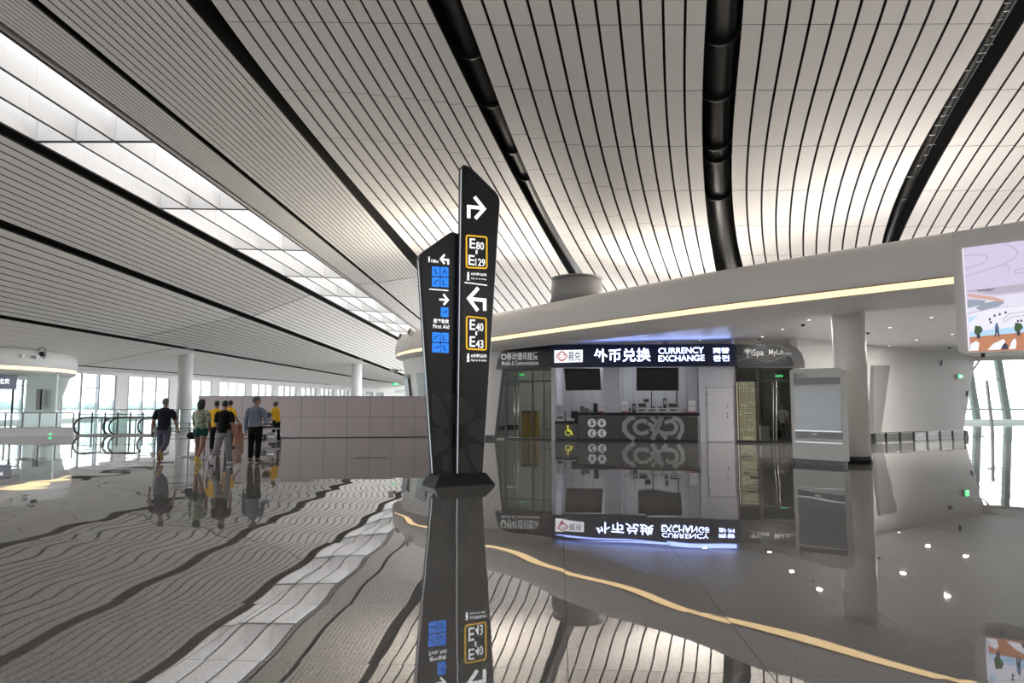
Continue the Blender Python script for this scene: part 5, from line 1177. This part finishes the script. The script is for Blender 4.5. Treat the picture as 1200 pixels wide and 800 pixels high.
# ================================================================== PEOPLE
def pmat(name, col, rough=.7): return mat(name, col, rough, noise=.10, nscale=9, bump=.25, bscale=25)
M_SKIN = mat('skin', (.34, .19, .13), .5, noise=.05); M_SKIND = mat('skin_tan', (.24, .12, .08), .5, noise=.05)
M_HAIRB = mat('hair_black', (.012, .011, .012), .5, noise=.3, nscale=60, bump=.4, bscale=120); M_HAIRG = mat('hair_grey', (.10, .10, .12), .6, noise=.3, nscale=60, bump=.4, bscale=120)
def remesh(o, vox, sm=2):
    m = o.modifiers.new('remesh', 'REMESH'); m.mode = 'VOXEL'; m.voxel_size = vox; m.use_smooth_shade = True
    if sm: q = o.modifiers.new('smooth', 'SMOOTH'); q.iterations = sm; q.factor = .5
    return o
def person(px, py, heading, H, label, top, top_m, bot, bot_m, skin, hair, hair_m, shoe_m, legs, arms, headyaw=0, headpitch=0, lean=0, group=None, build=1.0, fem=False):
    """legs/arms: (left, right); leg = (hip swing, knee bend); arm = (swing, out, elbow bend, inward). Angles in degrees; heading 0 = away from the camera."""
    base = gp(px, py); t = thing('person', base, label, 'person', group); hd_ = R(heading)
    cz, sz_ = math.cos(hd_), math.sin(hd_)
    hipz = .525 * H
    J = {}
    def rot(v): return V((v[0] * cz - v[1] * sz_, v[0] * sz_ + v[1] * cz, v[2]))
    W = build
    lo = 1e9
    for sd, (a, k) in zip((-1, 1), legs):
        hp = V((sd * .052 * H, 0, hipz)); a_, b_ = R(a), R(a - k)
        kn = hp + V((sd * .05, math.sin(a_), -math.cos(a_))) * .245 * H; an = kn + V((sd * .03, math.sin(b_), -math.cos(b_))) * .235 * H
        fd = V((sd * .15, math.cos(b_ * (1 if k > 25 else .35)), math.sin(b_ * (1.0 if k > 25 else .35)))).normalized()
        heel = an + V((0, 0, -.03 * H)) - fd * .02 * H if k <= 25 else an - V((0, -math.sin(b_), math.cos(b_))) * .03 * H - fd * .02 * H
        toe = heel + fd * .135 * H
        J[sd] = (hp, kn, an, heel, toe); lo = min(lo, heel.z - .012 * H, toe.z - .010 * H)
    dz = -lo
    def up(v): return V((v[0], v[1], v[2] + dz))
    ln = R(lean)
    def torso(x, y, z): # lean about the hip
        zz = z - hipz; return up(V((x, y + zz * math.sin(ln), hipz + zz * math.cos(ln))))
    def world(v): return base + rot(v)
    body = MB(); shirt = MB(); pants = MB(); shoesL = []
    sw = (.108 if fem else .122) * H * W
    # torso
    ring = [(0, .47, .085, .062), (0, .53, .094 if fem else .088, .064), (0, .60, .078 if fem else .084, .056), (0, .68, .086, .062), (0, .76, .098, .062), (0, .81, .085, .05), (0, .835, .045, .036)]
    path = [torso(0, -.004 * H, z * H) for _, z, _, _ in ring]
    body.tube([world(p) for p in path], [(a * H * W, b * H * W) for _, _, a, b in ring], 16)
    # neck and head
    hy, hpch = R(headyaw), R(headpitch)
    nb = torso(0, .0, .825 * H); nt = nb + V((0, .012 * H, .05 * H)); hc = nb + V((0, .018 * H + .02 * H * math.sin(hpch), .100 * H - .012 * H * abs(math.sin(hpch))))
    body.tube([world(nb - V((0, 0, .02 * H))), world(nb + V((0, .004 * H, .02 * H))), world(hc - V((0, .005 * H, .03 * H)))], [.036 * H, .031 * H, .031 * H], 12)
    hr = Matrix.Rotation(hd_ + hy, 3, 'Z') @ Matrix.Rotation(-hpch, 3, 'X')
    hcw = world(hc)
    body.ell(hcw, .044 * H, .054 * H, .062 * H, 16, 12, hr); body.ell(hcw + hr @ V((0, .014 * H, -.028 * H)), .034 * H, .038 * H, .036 * H, 12, 8, hr)
    body.ell(hcw + hr @ V((0, .054 * H, -.010 * H)), .008 * H, .012 * H, .013 * H, 8, 6, hr)
    for sx in (-1, 1): body.ell(hcw + hr @ V((sx * .044 * H, -.002 * H, -.008 * H)), .006 * H, .011 * H, .017 * H, 8, 6, hr)
    body.ell(hcw + hr @ V((0, .046 * H, -.034 * H)), .014 * H, .006 * H, .005 * H, 8, 6, hr)
    # arms with hands
    hands = []
    for sd, (sg_, ou, el, inw) in zip((-1, 1), arms):
        sh = torso(sd * sw * .90, 0, .785 * H); a_, o_ = R(sg_), R(ou)
        ud = V((sd * math.sin(o_), math.sin(a_) * math.cos(o_), -math.cos(a_) * math.cos(o_)))
        e = sh + ud * .172 * H
        f_ = a_ + R(el); fd = V((-sd * math.sin(R(inw)) + sd * math.sin(o_) * .5, math.sin(f_), -math.cos(f_))).normalized()
        w = e + fd * .148 * H
        body.tube([world(p) for p in (torso(sd * sw * .55, 0, .79 * H), sh, sh + ud * .08 * H, e, e + fd * .06 * H, w)], [.024 * H, .030 * H, .029 * H, .0235 * H, .024 * H, .0155 * H], 10)
        k_ = fd.cross(V((1, 0, 0))).normalized() if abs(fd.x) < .9 else V((0, 1, 0)); side = V((1, 0, 0)) if abs(fd.x) < .8 else V((0, 0, 1))
        back = V((sd, 0, 0)); back = (back - fd * back.dot(fd)).normalized(); acr = fd.cross(back).normalized()
        if acr.y < 0: acr = -acr
        pc = w + fd * .028 * H
        body.tube([world(w - fd * .01 * H), world(w + fd * .012 * H), world(pc), world(w + fd * .05 * H)], [(.014 * H, .012 * H), (.018 * H, .011 * H), (.0215 * H, .011 * H), (.019 * H, .009 * H)], 10)
        for q, (of, ln_) in enumerate(((.0165, .036), (.006, .042), (-.0055, .040), (-.0165, .031))):
            b0 = w + fd * .046 * H + acr * of * H; cu = -back
            b1 = b0 + (fd * .8 + cu * .25).normalized() * ln_ * .55 * H; b2 = b1 + (fd * .5 + cu * .75).normalized() * ln_ * .45 * H
            body.tube([world(b0), world(b1), world(b2)], [.0052 * H, .0050 * H, .0042 * H], 6)
        t0 = w + fd * .018 * H + acr * .016 * H; t1 = t0 + (fd * .6 + acr * .7 - back * .2).normalized() * .022 * H; t2 = t1 + (fd * .9 + acr * .2 - back * .25).normalized() * .018 * H
        body.tube([world(t0), world(t1), world(t2)], [.0065 * H, .0058 * H, .0048 * H], 6)
        hands.append((pc, fd, back))
        # sleeve
        if top == 'short': sp = [(torso(sd * sw * .45, 0, .792 * H), .034), (sh - V((sd * .012 * H, 0, 0)), .039), (sh + ud * .02 * H, .041), (sh + ud * .07 * H, .040), (sh + ud * .13 * H, .041)]
        else: sp = [(torso(sd * sw * .45, 0, .792 * H), .034), (sh - V((sd * .012 * H, 0, 0)), .038), (sh + ud * .02 * H, .039), (sh + ud * .09 * H, .036), (e, .032), (e + fd * .07 * H, .029), (w + fd * .002 * H, .023)]
        shirt.tube([world(p) for p, _ in sp], [r * H for _, r in sp], 12)
    hem = .455 if top != 'tucked' else .52
    hem = .47 if bot == 'shorts' else (.535 if top == 'long' else .475)
    sr = [(hem, .106, .082), (.53 if hem < .53 else .56, .107, .084), (.60, .098 if fem else .104, .080), (.68, .104, .083), (.755, .112, .080), (.79, .102, .072), (.812, .082, .062), (.84, .050, .050)]
    shirt.tube([world(torso(0, -.004 * H, z * H)) for z, _, _ in sr], [(a * H * W * (.94 if fem else 1), b * H * W) for _, a, b in sr], 18)
    shirt.tube([world(torso(0, .002 * H, .815 * H)), world(torso(0, .004 * H, .842 * H))], [.044 * H, .039 * H], 14)
    # legs
    pants.tube([world(torso(0, -.006 * H, z * H)) for z in (.44, .48, .52, .565)], [(.098 * H * W, .078 * H * W), (.106 * H * W, .084 * H * W), (.103 * H * W, .080 * H * W), (.094 * H * W, .072 * H * W)], 16)
    for sd in (-1, 1):
        hp, kn, an, heel, toe = [up(q) for q in J[sd]]
        body.tube([world(p) for p in (hp + V((0, 0, .02 * H)), hp, (hp + kn) / 2, kn, kn + (an - kn) * .35, an, heel + V((0, 0, .012 * H)))], [.056 * H, .054 * H, .045 * H, .033 * H, .033 * H, .020 * H, .02 * H], 12)
        body.tube([world(an), world((heel + toe) / 2 + V((0, 0, .012 * H))), world(toe)], [.022 * H, .020 * H, .014 * H], 10)
        if bot == 'shorts': lp = [(hp + V((0, 0, .02 * H)), .066), (hp - V((0, 0, .03 * H)), .068), (hp + (kn - hp) * .42, .064)]
        else: lp = [(hp + V((0, 0, .02 * H)), .064), (hp, .063), ((hp + kn) / 2, .055), (kn, .046), (kn + (an - kn) * .4, .044), (an + V((0, 0, .018 * H)), .036)]
        pants.tube([world(p) for p, _ in lp], [r * H for _, r in lp], 14)
        fdir = (toe - heel).normalized()
        sh_ = MB(); sh_.tube([world(heel - fdir * .018 * H + V((0, 0, .010 * H))), world(heel + V((0, 0, .020 * H))), world(an * .55 + (heel + fdir * .05 * H) * .45), world((heel + toe) / 2 + fdir * .02 * H + V((0, 0, .010 * H))), world(toe + fdir * .006 * H + V((0, 0, .002 * H)))],
                              [.018 * H, (.028 * H, .027 * H), (.030 * H, .030 * H), (.029 * H, .020 * H), (.020 * H, .013 * H)], 12)
        shoesL.append(sh_)
    remesh(body.build('body', skin, t), .0085, 2); remesh(shirt.build('shirt' if not fem else 'blouse', top_m, t), .013, 3)
    remesh(pants.build('shorts' if bot == 'shorts' else 'trousers', bot_m, t), .013, 3)
    for k, sh_ in enumerate(shoesL): remesh(sh_.build('shoe', shoe_m[k] if isinstance(shoe_m, (list, tuple)) else shoe_m, t), .009, 2)
    # hair
    hm = MB()
    if hair != 'bald':
        hm.ell(hcw + hr @ V((0, -.010 * H, .012 * H)), .048 * H, .054 * H, .058 * H, 16, 12, hr)
        hm.ell(hcw + hr @ V((0, .014 * H, .036 * H)), .040 * H, .042 * H, .032 * H, 12, 8, hr)
    else:
        hm.ell(hcw + hr @ V((0, -.012 * H, .006 * H)), .0465 * H, .050 * H, .056 * H, 16, 12, hr)
    if hair == 'long':
        hm.tube([hcw + hr @ V((0, -.022 * H, .03 * H)), hcw + hr @ V((0, -.030 * H, -.02 * H)), hcw + hr @ V((0, -.032 * H, -.065 * H)), hcw + hr @ V((0, -.030 * H, -.098 * H))], [(.055 * H, .05 * H), (.074 * H, .055 * H), (.078 * H, .050 * H), (.056 * H, .034 * H)], 16)
    remesh(hm.build('hair', hair_m, t), .009, 1)
    em = mat('eye_dark', (.01, .008, .008), .2)
    for sx in (-1, 1): MB().ell(hcw + hr @ V((sx * .018 * H, .0505 * H, .004 * H)), .006 * H, .004 * H, .004 * H, 8, 6).build('eye', em, t)
    return t, [(world(p), rot(f), rot(b)) for p, f, b in hands]
def pmat(name, col, rough=.85): return mat(name, col, rough, noise=.10, nscale=9, bump=.25, bscale=25, spec=.15)
M_NAVY = pmat('cloth_navy', (.016, .017, .024)); M_GREYP = pmat('cloth_grey_blue', (.10, .10, .14)); M_BLKC = pmat('cloth_black', (.010, .010, .010))
M_GREYL = pmat('cloth_grey', (.22, .22, .22)); M_BLUES = pmat('cloth_steel_blue', (.21, .24, .32)); M_YELS = pmat('cloth_yellow', (.72, .42, .03)); M_GRNS = pmat('cloth_dark_green', (.012, .06, .05))
def floral():
    m = bpy.data.materials.new('floral_blouse'); m.use_nodes = True; N = m.node_tree.nodes; L = m.node_tree.links; b = N['Principled BSDF']; tc = N.new('ShaderNodeTexCoord')
    nz = N.new('ShaderNodeTexNoise'); nz.inputs['Scale'].default_value = 17; nz.inputs['Detail'].default_value = 3; r = N.new('ShaderNodeValToRGB'); r.color_ramp.interpolation = 'CONSTANT'
    r.color_ramp.elements[0].position = 0; r.color_ramp.elements[0].color = (.10, .16, .09, 1); r.color_ramp.elements[1].position = .47; r.color_ramp.elements[1].color = (.42, .50, .38, 1)
    e = r.color_ramp.elements.new(.56); e.color = (.30, .26, .16, 1); e = r.color_ramp.elements.new(.62); e.color = (.50, .56, .46, 1)
    L.new(tc.outputs['Object'], nz.inputs['Vector']); L.new(nz.outputs[0], r.inputs[0]); L.new(r.outputs[0], b.inputs['Base Color']); b.inputs['Roughness'].default_value = .7
    return m
M_SHOER = mat('shoe_red_brown', (.22, .05, .05), .5); M_SHOEY = mat('shoe_yellow', (.62, .45, .06), .5); M_SHOEB = mat('shoe_black', (.012, .012, .012), .35); M_SHOEW = mat('shoe_white', (.55, .55, .56), .5); M_SHOET = mat('shoe_tan', (.30, .20, .08), .5)
_, h1 = person(190.5, 540.6, 4, 1.78, 'man in dark tee and grey trousers walking away beside the crowd barrier', 'short', M_NAVY, 'long', M_GREYP, M_SKIN, 'short', M_HAIRG, (M_SHOER, M_SHOET), ((6, 4), (-14, 42)), ((-8, 13, 14, 0), (10, 13, 16, 0)), build=1.12)
_, h2 = person(233.4, 543.5, -6, 1.73, 'woman in patterned blouse and dark green shorts walking away', 'short', floral(), 'shorts', M_GRNS, M_SKIND, 'long', M_HAIRB, (M_SHOEY, M_SHOEY), ((8, 6), (-8, 30)), ((4, 8, 30, 8), (10, 8, 40, 25)), fem=True, build=1.0)
_, h3 = person(261, 544.5, -3, 1.71, 'person in black tee and light grey trousers walking away beside the woman', 'short', M_BLKC, 'long', M_GREYL, M_SKIN, 'short', M_HAIRB, (M_SHOEW, M_SHOEW), ((-10, 40), (8, 6)), ((6, 9, 45, 20), (-4, 9, 25, 8)), build=1.02)
_, h4 = person(298.0, 541.5, -4, 1.82, 'man in blue-grey long sleeved shirt and black trousers looking at the hoarding', 'long', M_BLUES, 'long', M_BLKC, M_SKIN, 'short', M_HAIRG, M_SHOEB, ((3, 2), (-5, 4)), ((-4, 8, 10, 0), (10, 10, 85, 6)), headyaw=-48, build=1.08)
_, h5 = person(252.0, 530.0, 12, 1.72, 'worker in yellow shirt half hidden behind the person in black tee', 'short', M_YELS, 'long', M_NAVY, M_SKIND, 'short', M_HAIRB, M_SHOEB, ((4, 3), (-8, 10)), ((5, 10, 20, 0), (5, 10, 20, 0)), headyaw=-20)
_, h6 = person(267.8, 524.5, -20, 1.75, 'worker in yellow shirt seen past the shoulder of the person in black tee', 'short', M_YELS, 'long', M_NAVY, M_SKIND, 'short', M_HAIRB, M_SHOEB, ((3, 3), (-3, 3)), ((10, 10, 30, 0), (10, 10, 30, 0)), headyaw=20)
_, h7 = person(323.0, 519.8, 78, 1.74, 'worker in yellow polo shirt with bowed head before the hoarding', 'short', M_YELS, 'long', M_BLKC, M_SKIND, 'bald', M_HAIRB, M_SHOEB, ((3, 3), (-3, 3)), ((24, 8, 40, 10), (10, 8, 30, 5)), headpitch=-30, lean=6)
sp_ = FR.pt(FR.px(917, 512, -1.6)[0], 0, -1.6); M_CREAM = pmat('cloth_cream', (.45, .43, .40))
_pp = (600 + FPX * sp_.x / (sp_.y * CP - CAM_H * SP), 0)
def px_of(P):
    d = P - EYE; f = d.y * CP + d.z * SP; u = -d.y * SP + d.z * CP; return 600 + FPX * d.x / f, 400 - FPX * u / f
sx_, sy_ = px_of(sp_)
person(sx_, sy_, 160, 1.62, 'person in pale top and dark trousers inside the spa doorway', 'short', M_CREAM, 'long', M_BLKC, M_SKIN, 'short', M_HAIRB, M_SHOEB, ((3, 3), (-3, 3)), ((8, 10, 30, 0), (8, 10, 30, 0)))
# things held or carried
def held(hand, size, m, name, label, cat):
    P, f, b = hand; P = P + f * .03 - b * .028
    o = MB(); a = f.cross(b).normalized(); o.obox(P - a * size[0] / 2 - f * size[1] / 2 - b * size[2] / 2, a * size[0], f * size[1], b * size[2]); r = o.build(name, m, label=label, cat=cat); return r
held(h1[0], (.07, .15, .018), M_BLACK, 'phone', 'dark phone in the left hand of the man in dark tee', 'phone')
held(h4[1], (.07, .15, .012), M_BLACK, 'phone', 'dark phone held up by the man in blue-grey shirt', 'phone')
P = h2[0][0]; bag = thing('handbag', P + V((-.10, -.05, -.10)), 'small black handbag hanging at the left arm of the woman', 'bag')
q = V(bag.location); MB().tube([q + V((0, -.06, .02)), q + V((0, .06, .02))], [(.15, .10), (.15, .10)], 14).build('bag_body', M_BLKC, bag); MB().tube([q + V((-.08, 0, .10)), q + V((-.02, .02, .32)), q + V((.06, .03, .55))], .008, 6).build('strap', M_BLKC, bag)

# trolley and boxes by the hoarding
M_BRN = mat('box_brown', (.22, .09, .055), .7, noise=.2); 
for px, py, w, h, d_, rz, z, lb_ in ((275, 519.5, .62, .42, .4, .2, 0, 'reddish brown box on the floor right of the person in black tee'), (274, 519.5, .5, .36, .36, -.1, .426, 'reddish brown box stacked on top of another box by the hoarding')):
    p = gp(px, py) + V((0, 0, z)); ux = V((math.cos(rz), math.sin(rz), 0)); uy = V((-ux.y, ux.x, 0)); b = thing('carton', p, lb_, 'box')
    MB().obox(p - ux * w / 2 - uy * d_ / 2, ux * w, uy * d_, V((0, 0, h))).build('carton_body', M_BRN, b)
    MB().obox(p - ux * .03 - uy * (d_ / 2 + .002) + V((0, 0, .0)), ux * .06, uy * (d_ + .004), V((0, 0, h + .003))).build('tape', mat('tape_tan', (.35, .20, .12), .5), b)
tq = gp(311.5, 521.5); tr = thing('equipment_trolley', tq, 'grey metal trolley loaded with dark gear beside the man in blue-grey shirt', 'trolley')
M_DK = mat('gear_dark', (.03, .03, .035), .5)
for sx in (-.45, .45):
    for sy in (-.25, .25):
        MB().tube([tq + V((sx, sy - .015, .06)), tq + V((sx, sy + .015, .06))], .06, 12).build('wheel', M_BLACK, tr)
MB().obox(tq + V((-.5, -.3, .12)), (1.0, 0, 0), (0, .6, 0), (0, 0, .05)).build('deck_board', M_GREYM, tr); MB().obox(tq + V((-.5, -.3, .62)), (1.0, 0, 0), (0, .6, 0), (0, 0, .04)).build('upper_shelf', M_GREYM, tr)
for sx in (-.48, .48):
    for sy in (-.28, .28): MB().tube([tq + V((sx, sy, .1)), tq + V((sx, sy, .66))], .02, 8).build('upright', M_STEEL, tr)
MB().tube([tq + V((.0, .1, .65)), tq + V((.0, .1, 1.1))], .025, 8).build('mast', M_STEEL, tr)
for (x, z, w, h, nm, lb_) in ((.08, .66, .34, .2, 'gear_case', 'dark gear case on the upper shelf of the trolley'), (-.2, .17, .4, .25, 'gear_case', 'dark gear case on the lower deck of the trolley'), (.26, .17, .3, .33, 'gear_bag', 'grey gear bag on the lower deck of the trolley')):
    g_ = thing(nm, tq + V((x, -.05, z)), lb_, 'case'); MB().obox(tq + V((x - w / 2, -.2, z)), (w, 0, 0), (0, .26, 0), (0, 0, h)).build('shell', M_DK if 'case' in nm else M_DEVG, g_); MB().obox(tq + V((x - w / 2 + .03, -.205, z + h * .45)), (w - .06, 0, 0), (0, .01, 0), (0, 0, .03)).build('latch_strip', M_STEEL, g_)
hm_ = thing('hard_hat', tq + V((0, .1, 1.1)), 'dark round helmet resting on top of the trolley mast', 'helmet'); MB().ell(tq + V((0, .1, 1.17)), .15, .17, .12, 14, 10).build('shell', M_DK, hm_); MB().tube([tq + V((0, .1, 1.12)), tq + V((0, .1, 1.14))], [(.2, .17), (.2, .17)], 16).build('brim', M_BRN, hm_)

# ceiling lamps inside the shops
def shop_lamp(px, d, w, col, label, wid=1.0):
    a, _ = FR.px(px, 440, d); P = FR.pt(a, 3.86, d); t = thing('ceiling_lamp', P, label, 'ceiling light')
    mb = MB(); FR.box(mb, a - wid / 2, a + wid / 2, 3.88, 3.98, d - .12, d + .12); mb.build('housing', M_GREYM, t)
    mb = MB(); FR.box(mb, a - wid / 2 + .03, a + wid / 2 - .03, 3.87, 3.88, d - .09, d + .09); mb.build('diffuser', mat('shop_lamp_lens', (.9, .9, .85), .4, emit=(1, .93, .8), es=4), t)
    l = bpy.data.lights.new('ceiling_lamp_light', 'AREA'); l.shape = 'RECTANGLE'; l.size = wid; l.size_y = .2; l.energy = w; l.color = col
    o = bpy.data.objects.new('ceiling_lamp_light', l); C.objects.link(o); o.parent = t; o.location = (0, 0, -.03)
shop_lamp(612, -1.6, 80, (1, .92, .78), 'ceiling lamp inside the left shop behind the glass doors')
shop_lamp(690, -1.5, 12, (.92, .94, 1), 'ceiling lamp inside the exchange above the low counter')
shop_lamp(765, -1.5, 15, (.92, .94, 1), 'ceiling lamp inside the exchange above the long counter', 1.6)
shop_lamp(900, -1.8, 14, (1, .9, .75), 'ceiling lamp inside the spa entrance')
